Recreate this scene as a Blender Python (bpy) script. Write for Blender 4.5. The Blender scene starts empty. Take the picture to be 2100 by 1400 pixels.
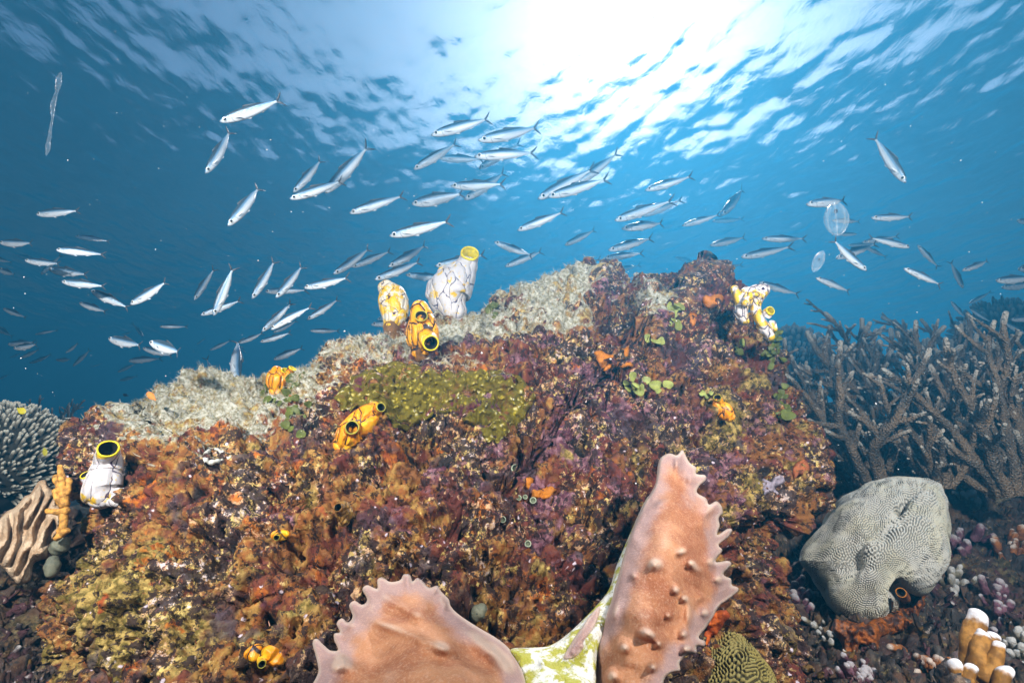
import bpy, bmesh, math, random
import numpy as np
from mathutils import Vector, Matrix, geometry
from mathutils.bvhtree import BVHTree

random.seed(7)
rng = np.random.default_rng(11)
sc = bpy.context.scene
COL = sc.collection

# ------------------------------------------------------------------ camera
FPX, CX, CY = 1050.0, 1050.0, 700.0          # photo pixels: 2100 x 1400
PITCH = math.radians(20.6)
CP, SP = math.cos(PITCH), math.sin(PITCH)
cam_d = bpy.data.cameras.new('camera')
cam_d.lens, cam_d.sensor_width = 18.0, 36.0
cam_d.clip_start, cam_d.clip_end = 0.02, 500.0
cam = bpy.data.objects.new('camera', cam_d)
cam.rotation_euler = (math.radians(90) + PITCH, 0, 0)
COL.objects.link(cam)
sc.camera = cam

# ------------------------------------------------------------------ sky, sun, strobes, exposure
SUN_EL, SUN_AZ = math.radians(50.0), math.radians(17.5)      # azimuth from +Y towards +X
world = bpy.data.worlds.new('World')
sc.world = world
world.use_nodes = True
wn = world.node_tree
sky = wn.nodes.new('ShaderNodeTexSky')
sky.sky_type = 'NISHITA'
sky.sun_disc = False
sky.sun_elevation = SUN_EL
sky.sun_rotation = SUN_AZ
sky.dust_density = 2.2
bg = wn.nodes['Background']
bg.inputs['Strength'].default_value = 0.095
wn.links.new(sky.outputs['Color'], bg.inputs['Color'])

sun_d = bpy.data.lights.new('sun', 'SUN')
sun_d.energy, sun_d.angle, sun_d.color = 5.0, math.radians(0.5), (1.0, 0.90, 0.84)
sun = bpy.data.objects.new('sun', sun_d)
to_sun = Vector((math.sin(SUN_AZ) * math.cos(SUN_EL), math.cos(SUN_AZ) * math.cos(SUN_EL), math.sin(SUN_EL)))
sun.rotation_euler = to_sun.to_track_quat('Z', 'Y').to_euler()
sun.location = (0, 0, 20)
COL.objects.link(sun)

# the two strobes on the arms of the photographer's housing: the front light of the photograph
def strobe(loc, aim, power):
    d = bpy.data.lights.new('camera_strobe', 'SPOT')
    d.energy, d.spot_size, d.spot_blend, d.shadow_soft_size = power, math.radians(138), 1.0, 0.04
    d.color = (1.0, 0.95, 0.88)
    o = bpy.data.objects.new('camera_strobe', d)
    o.location = loc
    o.rotation_euler = (Vector(loc) - Vector(aim)).to_track_quat('Z', 'Y').to_euler()
    COL.objects.link(o)
strobe((-0.74, -0.25, 0.55), (-0.95, 1.5, 0.46), 205.0)
strobe((0.70, -0.25, 0.58), (0.80, 1.6, 0.40), 175.0)

vs = sc.view_settings
vs.view_transform, vs.look, vs.exposure, vs.gamma, vs.use_curve_mapping = 'Standard', 'None', 0.25, 1.0, False
sc.cycles.use_denoising = True
sc.cycles.max_bounces = 6
sc.cycles.diffuse_bounces = 2
sc.cycles.glossy_bounces = 3
sc.cycles.transparent_max_bounces = 12
sc.cycles.volume_bounces = 0
sc.cycles.sample_clamp_indirect = 6.0

# ------------------------------------------------------------------ pixel <-> space helpers
def rays(px, py):
    """direction through a photo pixel scaled so that its horizontal forward part (world Y) is 1"""
    cx, cy = (np.asarray(px, float) - CX) / FPX, (CY - np.asarray(py, float)) / FPX
    y = CP - cy * SP
    z = cy * CP + SP
    return np.stack([cx / y, np.ones_like(y), z / y], -1)
def P(px, py, Y):
    return Vector(rays(px, py) * Y)
def depth(p):                                    # distance along the optical axis
    return p[1] * CP + p[2] * SP
def to_px(v):
    d = v[..., 1] * CP + v[..., 2] * SP
    u = v[..., 2] * CP - v[..., 1] * SP
    return CX + FPX * v[..., 0] / d, CY - FPX * u / d

# ------------------------------------------------------------------ noise
_perm = rng.permutation(256)
_perm = np.concatenate([_perm, _perm, _perm])
_g = rng.normal(size=(256, 3)); _g /= np.linalg.norm(_g, axis=1)[:, None]
def noise3(p):
    """gradient noise about -1..1 at points p (n,3)"""
    i = np.floor(p).astype(np.int64); f = p - i; i &= 255
    u = f * f * f * (f * (f * 6 - 15) + 10)
    out = 0
    for dx in (0, 1):
        wx = u[:, 0] if dx else 1 - u[:, 0]
        a = _perm[i[:, 0] + dx]
        for dy in (0, 1):
            wy = u[:, 1] if dy else 1 - u[:, 1]
            b = _perm[a + i[:, 1] + dy]
            for dz in (0, 1):
                wz = u[:, 2] if dz else 1 - u[:, 2]
                g = _g[_perm[b + i[:, 2] + dz] & 255]
                d = g[:, 0] * (f[:, 0] - dx) + g[:, 1] * (f[:, 1] - dy) + g[:, 2] * (f[:, 2] - dz)
                out = out + wx * wy * wz * d
    return out * 1.5
def fbm(p, octv=4, gain=0.5, ridged=False):
    s, a = 0, 1.0
    for k in range(octv):
        n = noise3(p * 2.03 ** k + 17.3 * k)
        if ridged: n = 1 - 2 * np.abs(n)
        s = s + a * n; a *= gain
    return s
def smooth(x, a, b):
    t = np.clip((x - a) / (b - a), 0, 1)
    return t * t * (3 - 2 * t)

# ------------------------------------------------------------------ objects
def mesh_np(name, verts, faces, mats, loc=None, smoothing=True, attrs=None, mat_idx=None):
    """faces: (m,3) or (m,4) array, or a list of index tuples"""
    me = bpy.data.meshes.new(name)
    verts = np.asarray(verts, np.float32)
    if loc is not None: verts = verts - np.asarray(loc, np.float32)
    if isinstance(faces, np.ndarray):
        k = faces.shape[1]; nf = len(faces)
        me.vertices.add(len(verts)); me.vertices.foreach_set('co', verts.ravel())
        me.loops.add(nf * k); me.loops.foreach_set('vertex_index', faces.ravel().astype(np.int32))
        me.polygons.add(nf)
        me.polygons.foreach_set('loop_start', np.arange(nf, dtype=np.int32) * k)
        me.update(calc_edges=True)
    else:
        me.from_pydata(verts.tolist(), [], [tuple(int(i) for i in f) for f in faces]); me.update()
    for m in (mats if isinstance(mats, (list, tuple)) else [mats]): me.materials.append(m)
    if mat_idx is not None: me.polygons.foreach_set('material_index', np.asarray(mat_idx, np.int32))
    me.polygons.foreach_set('use_smooth', np.full(len(me.polygons), smoothing))
    for an, (kind, data) in (attrs or {}).items():
        at = me.attributes.new(an, kind, 'POINT')
        at.data.foreach_set('value' if kind == 'FLOAT' else 'color', np.asarray(data, np.float32).ravel())
    me.validate(); me.update()
    return me
def link(name, me, loc=(0, 0, 0), parent=None):
    o = bpy.data.objects.new(name, me)
    COL.objects.link(o)
    if parent is not None: o.parent = parent
    else: o.location = loc
    return o
def tag(o, label=None, cat=None, group=None, kind=None):
    if label: o['label'] = label
    if cat: o['category'] = cat
    if group: o['group'] = group
    if kind: o['kind'] = kind
    return o
def empty(name, loc, label, cat, group=None):
    o = bpy.data.objects.new(name, None); o.location = loc; o.empty_display_size = 0.05
    COL.objects.link(o)
    return tag(o, label, cat, group)

# ------------------------------------------------------------------ material helper
class NT:
    def __init__(s, name):
        s.m = bpy.data.materials.new(name); s.m.use_nodes = True
        s.t = s.m.node_tree; s.b = s.t.nodes['Principled BSDF']; s.out = s.t.nodes['Material Output']
        s.tc = s.t.nodes.new('ShaderNodeTexCoord'); s.obj = s.tc.outputs['Object']
    def n(s, typ, ins=None, **kw):
        nd = s.t.nodes.new(typ)
        for k, v in kw.items(): setattr(nd, k, v)
        for k, v in (ins or {}).items(): s.set(nd.inputs[k], v)
        return nd
    def set(s, inp, v):
        if isinstance(v, bpy.types.NodeSocket): s.t.links.new(v, inp)
        elif isinstance(v, (tuple, list)) and len(v) == 3 and inp.type == 'RGBA': inp.default_value = (*v, 1)
        else: inp.default_value = v
    def noise(s, scale, detail=4, rough=0.55, vec=None, dist=0.0, col=False):
        nd = s.n('ShaderNodeTexNoise', {'Vector': vec or s.obj, 'Scale': scale, 'Detail': detail, 'Roughness': rough, 'Distortion': dist})
        return nd.outputs['Color' if col else 'Fac']
    def off(s, v, vec=None):
        return s.n('ShaderNodeVectorMath', {0: vec or s.obj, 1: v}, operation='ADD').outputs[0]
    def sc(s, v, vec=None):
        return s.n('ShaderNodeVectorMath', {0: vec or s.obj, 1: v}, operation='MULTIPLY').outputs[0]
    def warp(s, scale, amt, vec=None):
        c = s.noise(scale, 2, 0.5, vec, col=True)
        c = s.n('ShaderNodeVectorMath', {0: c, 1: (0.5, 0.5, 0.5)}, operation='SUBTRACT').outputs[0]
        c = s.n('ShaderNodeVectorMath', {0: c, 'Scale': amt}, operation='SCALE').outputs[0]
        return s.n('ShaderNodeVectorMath', {0: vec or s.obj, 1: c}, operation='ADD').outputs[0]
    def vor(s, scale, feature='F1', vec=None, out='Distance', rnd=1.0):
        return s.n('ShaderNodeTexVoronoi', {'Vector': vec or s.obj, 'Scale': scale, 'Randomness': rnd}, feature=feature).outputs[out]
    def step(s, x, a, b):
        nd = s.n('ShaderNodeMapRange', {'Value': x, 'From Min': a, 'From Max': b}, interpolation_type='SMOOTHSTEP')
        return nd.outputs[0]
    def math(s, op, a, b=0.0, clamp=False):
        return s.n('ShaderNodeMath', {0: a, 1: b}, operation=op, use_clamp=clamp).outputs[0]
    def mix(s, f, a, b, blend='MIX'):
        nd = s.n('ShaderNodeMix', data_type='RGBA', blend_type=blend)
        s.set(nd.inputs[0], f); s.set(nd.inputs[6], a); s.set(nd.inputs[7], b)
        return nd.outputs[2]
    def attr(s, name, out='Color'):
        return s.n('ShaderNodeAttribute', attribute_name=name).outputs[out]
    def xyz(s, vec=None):
        return s.n('ShaderNodeSeparateXYZ', {0: vec or s.obj}).outputs
    def bump(s, h, strength=0.5, dist=0.002, normal=None):
        nd = s.n('ShaderNodeBump', {'Height': h, 'Strength': strength, 'Distance': dist})
        if normal: s.t.links.new(normal, nd.inputs['Normal'])
        return nd.outputs[0]
    def done(s, color, rough=0.7, normal=None, spec=0.3, metal=0.0, **kw):
        s.set(s.b.inputs['Base Color'], color); s.set(s.b.inputs['Roughness'], rough)
        s.set(s.b.inputs['Specular IOR Level'], spec); s.set(s.b.inputs['Metallic'], metal)
        for k, v in kw.items(): s.set(s.b.inputs[k], v)
        if normal: s.t.links.new(normal, s.b.inputs['Normal'])
        return s.m

# ------------------------------------------------------------------ water surface
def make_surface():
    H = 3.0
    def axis(lo, a, b, hi, fine, coarse):
        return np.unique(np.concatenate([np.linspace(lo, a, coarse), np.arange(a, b, fine), np.linspace(b, hi, coarse)]))
    xs, ys = axis(-70, -7, 8, 70, 0.021, 60), axis(-40, 0, 7.5, 80, 0.021, 60)
    X, Y = np.meshgrid(xs, ys)
    Z = np.zeros_like(X)
    r = np.random.default_rng(5)
    n = 120
    for k in range(n):
        lam = 0.10 * (9.0 ** (k / (n - 1)))
        th = math.radians(30) + r.normal() * 0.8
        kx, ky = math.cos(th) * 2 * math.pi / lam, math.sin(th) * 2 * math.pi / lam
        a = 0.0117 * lam / (2 * math.pi) * (1.12 if lam < 0.30 else 0.85)
        # keep waves the grid cannot carry out of its coarse part
        fade = 1.0 if lam > 4 else smooth(np.maximum(np.abs(X) - 7, np.abs(Y - 4) - 5), 1.5, -0.2)
        ph = kx * X + ky * Y + r.uniform(0, 6.28) + 0.8 * np.sin(0.9 * X + 0.7 * Y + k)
        Z += a * fade * (np.sin(ph) + 0.18 * np.sin(2 * ph))
    v = np.stack([X, Y, Z + H], -1).reshape(-1, 3)
    ny, nx = X.shape
    idx = np.arange(nx * ny).reshape(ny, nx)
    f = np.stack([idx[:-1, :-1], idx[:-1, 1:], idx[1:, 1:], idx[1:, :-1]], -1).reshape(-1, 4)
    m = NT('water_surface_seen_from_below')
    w = m.sc((1.0, 0.55, 1.0))
    h = m.noise(13.0, 5, 0.62, w, 0.4)
    nrm = m.bump(h, 0.5, 0.011)
    fr = m.n('ShaderNodeFresnel', {'IOR': 1.333, 'Normal': nrm}).outputs[0]
    tr = m.n('ShaderNodeBsdfTransparent', {'Color': (0.97, 0.99, 1.0)}).outputs[0]
    gl = m.n('ShaderNodeBsdfGlossy', {'Color': (1, 1, 1), 'Roughness': 0.0, 'Normal': nrm}).outputs[0]
    mx = m.n('ShaderNodeMixShader', {0: fr, 1: tr, 2: gl}).outputs[0]
    m.t.links.new(mx, m.out.inputs['Surface'])
    o = link('water_surface', mesh_np('water_surface', v, f, m.m))
    tag(o, 'rippled underside of the sea surface glowing under the sun', kind='structure')
make_surface()

# ------------------------------------------------------------------ the sea water itself
def make_haze():
    m = NT('sea_water')
    m.t.nodes.remove(m.b)
    pv = m.n('ShaderNodeVolumePrincipled', {'Color': HAZE_COL, 'Density': HAZE_DEN, 'Anisotropy': HAZE_G})
    m.t.links.new(pv.outputs[0], m.out.inputs['Volume'])
    x0, x1, y0, y1, z0, z1 = -45, 45, -25, 55, -4.0, 3.6
    v = [(x, y, z) for z in (z0, z1) for y in (y0, y1) for x in (x0, x1)]
    f = [(0, 2, 3, 1), (4, 5, 7, 6), (0, 1, 5, 4), (2, 6, 7, 3), (0, 4, 6, 2), (1, 3, 7, 5)]
    o = link('haze', mesh_np('haze', v, f, m.m, smoothing=False))
    tag(o, 'blue sea water filling the whole scene', kind='stuff')
HAZE_COL, HAZE_DEN, HAZE_G = (0.038, 0.345, 0.68, 1), 0.16, 0.62
make_haze()
# ------------------------------------------------------------------ boulders: closed relief bodies
def spline_ring(pts, n=720, c=None):
    """outline (photo pixels) -> radius as a function of angle about c"""
    pts = np.array(pts, float)
    ang = np.arctan2(pts[:, 1] - c[1], pts[:, 0] - c[0]); rad = np.hypot(pts[:, 0] - c[0], pts[:, 1] - c[1])
    o = np.argsort(ang); ang, rad = ang[o], rad[o]
    a = np.concatenate([ang - 2 * math.pi, ang, ang + 2 * math.pi]); r = np.tile(rad, 3)
    return lambda t: np.interp(t, a, r)
def disc_grid(n):
    """square grid mapped to the unit disc without a pole"""
    t = np.linspace(-1, 1, n)
    a, b = np.meshgrid(t, t)
    rho = np.maximum(np.abs(a), np.abs(b))
    s = np.hypot(a, b); s[s == 0] = 1
    # FG-like blend keeps cells even
    x, y = a * np.sqrt(1 - b * b / 2), b * np.sqrt(1 - a * a / 2)
    return np.hypot(x, y), np.arctan2(y, x)
def grid_faces(n):
    i = np.arange(n * n).reshape(n, n)
    return np.stack([i[:-1, :-1], i[1:, :-1], i[1:, 1:], i[:-1, 1:]], -1).reshape(-1, 4)
def grid_normals(v, n):
    g = v.reshape(n, n, 3)
    du = np.gradient(g, axis=1); dv = np.gradient(g, axis=0)
    nr = np.cross(dv, du); l = np.linalg.norm(nr, axis=2, keepdims=True); l[l == 0] = 1
    nr = nr / l
    return nr.reshape(-1, 3)
def relief(c, outline, Yfn, bulge, n, rmax=1.42, power=1.0):
    R = spline_ring(outline, c=c)
    rho, phi = disc_grid(n)
    rho = rho * rmax
    th = rho * math.pi / 2
    rr = np.sin(np.clip(th, 0, math.pi)) ** power * R(phi)
    px, py = c[0] + rr * np.cos(phi), c[1] + rr * np.sin(phi)
    dep = np.where(th < math.pi / 2, 1 - np.cos(th), 1 + 1.6 * -np.cos(th))
    Y = Yfn(px, py) + bulge * dep
    v = (rays(px, py) * Y[..., None]).reshape(-1, 3)
    return v, px.ravel(), py.ravel(), rho.ravel()

ROCK_OUT = [(118, 960), (128, 905), (136, 868), (152, 846), (200, 838), (240, 846), (262, 832), (300, 806), (330, 802), (372, 796), (400, 786), (440, 780),
            (480, 786), (520, 792), (545, 780), (590, 768), (632, 756), (655, 735), (678, 708), (720, 694), (760, 690), (800, 684), (840, 660), (890, 650), (930, 652), (975, 648),
            (1000, 640), (1020, 622), (1065, 606), (1110, 592), (1140, 580), (1185, 570), (1215, 552), (1245, 548), (1272, 562), (1290, 588), (1308, 612),
            (1330, 602), (1365, 618), (1392, 628), (1404, 600), (1406, 570), (1425, 548), (1448, 540), (1474, 552), (1490, 578), (1502, 606), (1508, 640), (1540, 660), (1572, 690), (1590, 730),
            (1605, 770), (1618, 815), (1650, 850), (1672, 890), (1684, 930), (1682, 985), (1672, 1030), (1630, 1062), (1598, 1085), (1588, 1130), (1592, 1180), (1600, 1240),
            (1606, 1300), (1600, 1380), (1620, 1480), (1600, 1700), (1200, 1800), (700, 1800), (200, 1750), (60, 1600), (72, 1400), (58, 1310), (70, 1250), (95, 1200), (130, 1120), (140, 1060), (122, 1010)]
ROCK_OUT = [(x + 34, y) if x < 250 and y < 1500 else (x, y) for x, y in ROCK_OUT]
ROCK_C = (870, 1180)
def rock_Y(px, py):
    t = np.clip((1420 - py) / 860, -0.9, 1.15)                    # 0 at the bottom of the photo, 1 at the top of the rock
    Y = 0.60 + 0.30 * np.clip(t, 0, 2) + 0.22 * np.clip(t, 0, 2) ** 2 + 0.12 * np.clip(-t, 0, 1)
    s = (px - 800) / 800
    Y = Y + 0.10 * s * s + 0.04 * np.clip(s, 0, 2)
    # ledges: the pale plateau on the left, and the step below the tall squirts
    Y = Y + 0.16 * smooth(py, 930, 800) * smooth(px, 720, 560)
    Y = Y + 0.12 * smooth(py, 760, 660) * smooth(px, 620, 760) * smooth(px, 1060, 960)
    return Y
def gauss(px, py, x, y, sx, sy=None, rot=0):
    sy = sy or sx
    c, s = math.cos(rot), math.sin(rot)
    dx, dy = px - x, py - y
    return np.exp(-(((dx * c + dy * s) / sx) ** 2 + ((-dx * s + dy * c) / sy) ** 2))

def worley_pits(p, scale, seed, dens):
    """round holes of random size: 0 outside, up to 1 in the middle"""
    q = p * scale
    i = np.floor(q).astype(np.int64)
    out = np.zeros(len(p))
    tab = np.random.default_rng(seed).random((256, 5))
    for dx in (-1, 0, 1):
        for dy in (-1, 0, 1):
            for dz in (-1, 0, 1):
                c = i + (dx, dy, dz)
                h = _perm[_perm[_perm[c[:, 0] & 255] + (c[:, 1] & 255)] + (c[:, 2] & 255)] & 255
                t = tab[h]
                d = np.linalg.norm(c + t[:, :3] - q, axis=1)
                rad = 0.15 + 0.33 * t[:, 3]
                out = np.maximum(out, np.where(t[:, 4] < dens, np.clip(1 - (d / rad) ** 2, 0, 1), 0))
    return out

def rock_displace(v, px, py, n, amp=1.0, feats=True):
    nr = grid_normals(v, n)
    w = v + 0.02 * np.stack([noise3(v * 9 + k * 31) for k in range(3)], -1)
    d = 0.026 * fbm(w * 5.0, 2) + 0.026 * (fbm(w * 11 + 5, 2, ridged=True) - 0.75) + 0.014 * (np.abs(noise3(w * 27 + 9)) * 3 - 0.8)
    if feats:
        for (x, y, sx, sy, a) in [(1338, 622, 42, 40, .065), (1230, 600, 60, 45, .035), (1455, 610, 48, 75, .07), (1258, 650, 38, 34, -.075), (1120, 640, 70, 40, .03),
                                  (1340, 690, 60, 40, .03), (850, 905, 45, 42, -.065), (900, 870, 60, 25, .02), (1640, 930, 60, 70, .015), (1480, 760, 40, 26, -.06), (1515, 745, 22, 34, .03),
                                  (200, 900, 60, 60, .0), (560, 900, 50, 25, -.03), (1350, 990, 45, 90, -.05), (1180, 900, 60, 40, .02), (1100, 1000, 50, 40, -.02),
                                  (150, 1120, 30, 60, -.05), (450, 1030, 80, 60, .02), (300, 1250, 140, 120, .02), (1000, 760, 120, 40, .025), (700, 800, 90, 40, .02),
                                  (1530, 870, 40, 60, -.02), (1000, 1260, 90, 50, -.05), (760, 985, 40, 22, -.04), (640, 1130, 60, 40, -.04), (1080, 880, 30, 24, -.04), (1210, 1060, 60, 30, -.035), (420, 1120, 60, 30, -.035), (1440, 900, 40, 30, -.04), (930, 1090, 70, 26, -.03), (520, 1260, 50, 30, -.03), (1560, 1100, 40, 60, -.04), (1330, 800, 40, 22, -.03), (620, 1010, 60, 40, -.015), (1255, 940, 70, 60, .015), (1560, 1330, 60, 70, .02)]:
            d = d + (a * 1.35 if a < 0 else a) * gauss(px, py, x, y, sx, sy)
    pits = worley_pits(w, 17, 3, 0.30)
    pits2 = worley_pits(w + 3.1, 38, 4, 0.42)
    pits3 = worley_pits(w + 1.7, 8.5, 9, 0.40) * (1 - 0.8 * np.clip(turf_mask(px, py), 0, 1))
    d = d - 0.032 * pits - 0.016 * pits2 - 0.040 * pits3
    v1 = v + nr * (d * amp)[:, None]
    nr1 = grid_normals(v1, n)
    f1 = fbm(w * 42 + 3, 3, 0.6, ridged=True)
    f2 = fbm(w * 140, 2, 0.7)
    f3 = noise3(w * 330)
    d2 = 0.0092 * (f1 - 0.8) + 0.0036 * f2 + 0.0017 * f3
    d2 = d2 * (1 - 0.8 * np.clip(turf_mask(px, py), 0, 1)) if feats else d2
    v2 = v1 + nr1 * (d2 * amp)[:, None]
    return v2, nr1, np.clip(pits + pits2, 0, 1), f1

def rock_material(name, dull=0.0):
    m = NT(name)
    a = m.attr('mask')
    sep = m.n('ShaderNodeSeparateColor', {0: a}).outputs
    turf, purp, ochre = sep[0], sep[1], sep[2]
    pit = m.attr('pit', 'Fac')
    big = m.warp(6, 0.10)
    med = m.warp(30, 0.02)
    c = m.mix(m.step(m.noise(6.5, 4, 0.6, big), 0.40, 0.60), (0.095, 0.020, 0.013), (0.200, 0.076, 0.015))
    warm = m.attr('warm', 'Fac')
    c = m.mix(m.step(m.math('ADD', m.noise(20, 5, 0.62, m.off((3, 1, 2), med)), m.math('MULTIPLY', warm, 0.10)), 0.50, 0.60), c, m.mix(m.step(m.noise(80, 3), 0.4, 0.6), (0.25, 0.080, 0.012), (0.34, 0.185, 0.042)))
    c = m.mix(m.math('MULTIPLY', m.step(m.noise(11, 4, 0.6, m.off((7, 7, 1), med)), 0.50, 0.58), 0.9), c, (0.125, 0.022, 0.014))
    # mauve coralline crusts
    pm = m.math('ADD', m.noise(9, 5, 0.62, m.off((1, 9, 4), big)), m.math('MULTIPLY', purp, 0.115))
    pmask = m.step(pm, 0.595, 0.66)
    c = m.mix(pmask, c, m.mix(m.step(m.noise(50, 4, 0.65), 0.42, 0.62), (0.085, 0.020, 0.036), (0.30, 0.145, 0.175)))
    # olive and cream zones
    om = m.math('ADD', m.noise(10, 5, 0.62, m.off((4, 2, 8), med)), m.math('MULTIPLY', ochre, 0.20))
    c = m.mix(m.step(om, 0.58, 0.68), c, m.mix(m.step(m.noise(60, 4, 0.65), 0.42, 0.6), (0.12, 0.085, 0.010), (0.42, 0.29, 0.08)))
    # rust and orange sponge films
    og = m.math('ADD', m.noise(12, 4, 0.6, m.off((9, 3, 3), big)), m.math('MULTIPLY', warm, 0.06))
    c = m.mix(m.step(og, 0.645, 0.69), c, m.mix(m.step(m.noise(70, 3), 0.4, 0.6), (0.26, 0.050, 0.006), (0.46, 0.14, 0.010)))
    # smooth dark maroon and slate shade-loving crusts
    dm = m.step(m.noise(8, 4, 0.6, m.off((5, 8, 2), big)), 0.54, 0.60)
    c = m.mix(m.math('MULTIPLY', dm, 0.8), c, m.mix(m.step(m.noise(30, 3), 0.4, 0.6), (0.040, 0.010, 0.012), (0.055, 0.045, 0.060)))
    # pale pink and cream crumbs in drifts, fine dark gaps
    fine = m.warp(160, 0.004)
    drift = m.math('MULTIPLY', m.math('SUBTRACT', m.noise(10, 4, 0.62, m.off((12, 1, 7))), 0.5), 0.75)
    cr = m.math('ADD', m.noise(95, 5, 0.72, m.off((2, 5, 1), fine)), drift)
    c = m.mix(m.step(cr, 0.56, 0.65), c, m.mix(m.step(m.noise(24, 2), 0.42, 0.58), (0.62, 0.38, 0.21), (0.62, 0.46, 0.14)))
    c = m.mix(m.step(m.math('ADD', m.noise(64, 6, 0.75, m.off((8, 8, 8), fine)), drift), 0.63, 0.69), c, (0.74, 0.60, 0.56))
    dk = m.math('SUBTRACT', m.noise(70, 5, 0.75, m.off((6, 1, 9), fine)), m.math('MULTIPLY', drift, 0.6))
    c = m.mix(m.math('MULTIPLY', m.step(dk, 0.510, 0.44), 0.95), c, (0.020, 0.006, 0.006))
    # sparse violet / white dots
    dots = m.vor(75, vec=fine)
    dsel = m.step(m.noise(33, 2, 0.5, m.off((5, 5, 5))), 0.60, 0.66)
    c = m.mix(m.math('MULTIPLY', m.step(dots, 0.26, 0.16), dsel), c, (0.62, 0.52, 0.60))
    # bored holes painted dark, the shade inside them put into the colour
    c = m.mix(m.step(pit, 0.25, 0.7), c, (0.016, 0.010, 0.010))
    # sediment laden turf on what faces up
    tn = m.noise(110, 5, 0.75, m.sc((1, 1, 1), fine))
    tcol = m.mix(m.step(tn, 0.40, 0.62), (0.20, 0.175, 0.10), (0.52, 0.51, 0.44))
    tcol = m.mix(m.step(m.noise(17, 5, 0.65), 0.52, 0.62), tcol, m.mix(m.step(m.noise(90, 4, .7), .42, .6), (0.20, 0.10, 0.02), (0.42, 0.31, 0.10)))
    up = m.xyz(m.n('ShaderNodeNewGeometry').outputs['Normal'])[2]
    tm = m.math('ADD', turf, m.math('MULTIPLY', m.math('SUBTRACT', m.noise(20, 5, 0.7), 0.5), 2.0))
    tm = m.math('ADD', tm, m.math('MULTIPLY', m.math('SUBTRACT', up, 0.25), 0.5))
    c = m.mix(m.step(tm, 0.58, 0.84), c, tcol)
    if dull: c = m.mix(dull, c, m.mix(m.step(m.noise(30, 5, 0.7), 0.4, 0.6), (0.012, 0.012, 0.012), (0.055, 0.050, 0.045)))  # greyer and darker mix, puts the shadow beside the boulder into the colour
    h = m.math('ADD', m.noise(260, 4, 0.7, fine), m.math('MULTIPLY', m.noise(90, 3, 0.6), 1.2))
    return m.done(c, 0.72, m.bump(h, 0.9, 0.0035), 0.35)
ROCK_MAT = rock_material('encrusted_reef_rock')
SHADED_MAT = rock_material('shade_darkened_reef_rock', 0.72)  # same rock as the boulder, with shadow painted in as darker colour

def turf_mask(px, py):
    t = 1.25 * gauss(px, py, 430, 815, 250, 75, 0.0) + 0.5 * gauss(px, py, 330, 880, 160, 60, -.25) + 0.9 * gauss(px, py, 780, 715, 170, 48, -.12) + 0.75 * gauss(px, py, 620, 790, 60, 40)
    t = t + 0.9 * gauss(px, py, 960, 680, 90, 40) + 1.25 * gauss(px, py, 1130, 605, 150, 50, -.3) + 0.9 * gauss(px, py, 1180, 660, 100, 30, -.2) + 0.95 * gauss(px, py, 1350, 640, 60, 40, .5)
    t = t + 0.5 * gauss(px, py, 1445, 560, 40, 26) + 0.5 * gauss(px, py, 960, 780, 130, 30, .2) + 0.35 * gauss(px, py, 430, 950, 70, 30)
    return np.clip(t, 0, 1.2)
def masks(px, py):
    purp = np.clip(gauss(px, py, 1250, 850, 330, 200) + 0.6 * gauss(px, py, 1050, 900, 200, 150) + 0.5 * gauss(px, py, 1400, 1050, 200, 200), 0, 1)
    och = np.clip(1.1 * gauss(px, py, 260, 1300, 220, 170) + 0.7 * gauss(px, py, 1560, 830, 110, 200) + 0.4 * gauss(px, py, 1180, 1000, 160, 110) + 0.5 * gauss(px, py, 600, 960, 100, 60), 0, 1)
    return np.stack([turf_mask(px, py), purp, och, np.ones_like(px)], -1)

def build_rock():
    n = NROCK
    v, px, py, rho = relief(ROCK_C, ROCK_OUT, rock_Y, 0.17, n, 1.36)
    v, nr, pit, f1 = rock_displace(v, px, py, n)
    base = np.array([0.0, 0.95, -0.40])
    me = mesh_np('reef_boulder', v, grid_faces(n), ROCK_MAT, base, attrs={'mask': ('FLOAT_COLOR', masks(px, py)), 'pit': ('FLOAT', pit), 'warm': ('FLOAT', np.clip(smooth(px, 1250, 500) + 0.6 * smooth(py, 1050, 1250), 0, 1))})
    o = link('reef_boulder', me, base)
    tag(o, 'large reef boulder crusted red, ochre and mauve with pale turf on top, filling the foreground', 'boulder')
    k = 4
    g = v.reshape(n, n, 3)[::k, ::k]
    m = g.shape[0]
    bvh = BVHTree.FromPolygons(g.reshape(-1, 3).tolist(), grid_faces(m).tolist())
    return v, nr, px, py, rho, bvh
NROCK = 1000
RV, RN, RPX, RPY, RRHO, ROCK_BVH = build_rock()
ORIG = Vector((0, 0, 0))
def on_rock(px, py, dflt=None):
    d = Vector(rays(px, py)).normalized()
    h, nn, i, dist = ROCK_BVH.ray_cast(ORIG, d)
    if h is None:
        return P(px, py, dflt if dflt else 1.2), Vector((0, -0.8, 0.6))
    if nn.dot(d) > 0: nn = -nn
    return h, nn
def rock_depth_map(px, py, default=1.0):
    out = np.empty(len(px)); nrm = np.empty((len(px), 3))
    for i, (x, y) in enumerate(zip(px, py)):
        h, nn = on_rock(float(x), float(y), default)
        out[i] = h.y; nrm[i] = nn
    return out, nrm

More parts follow.
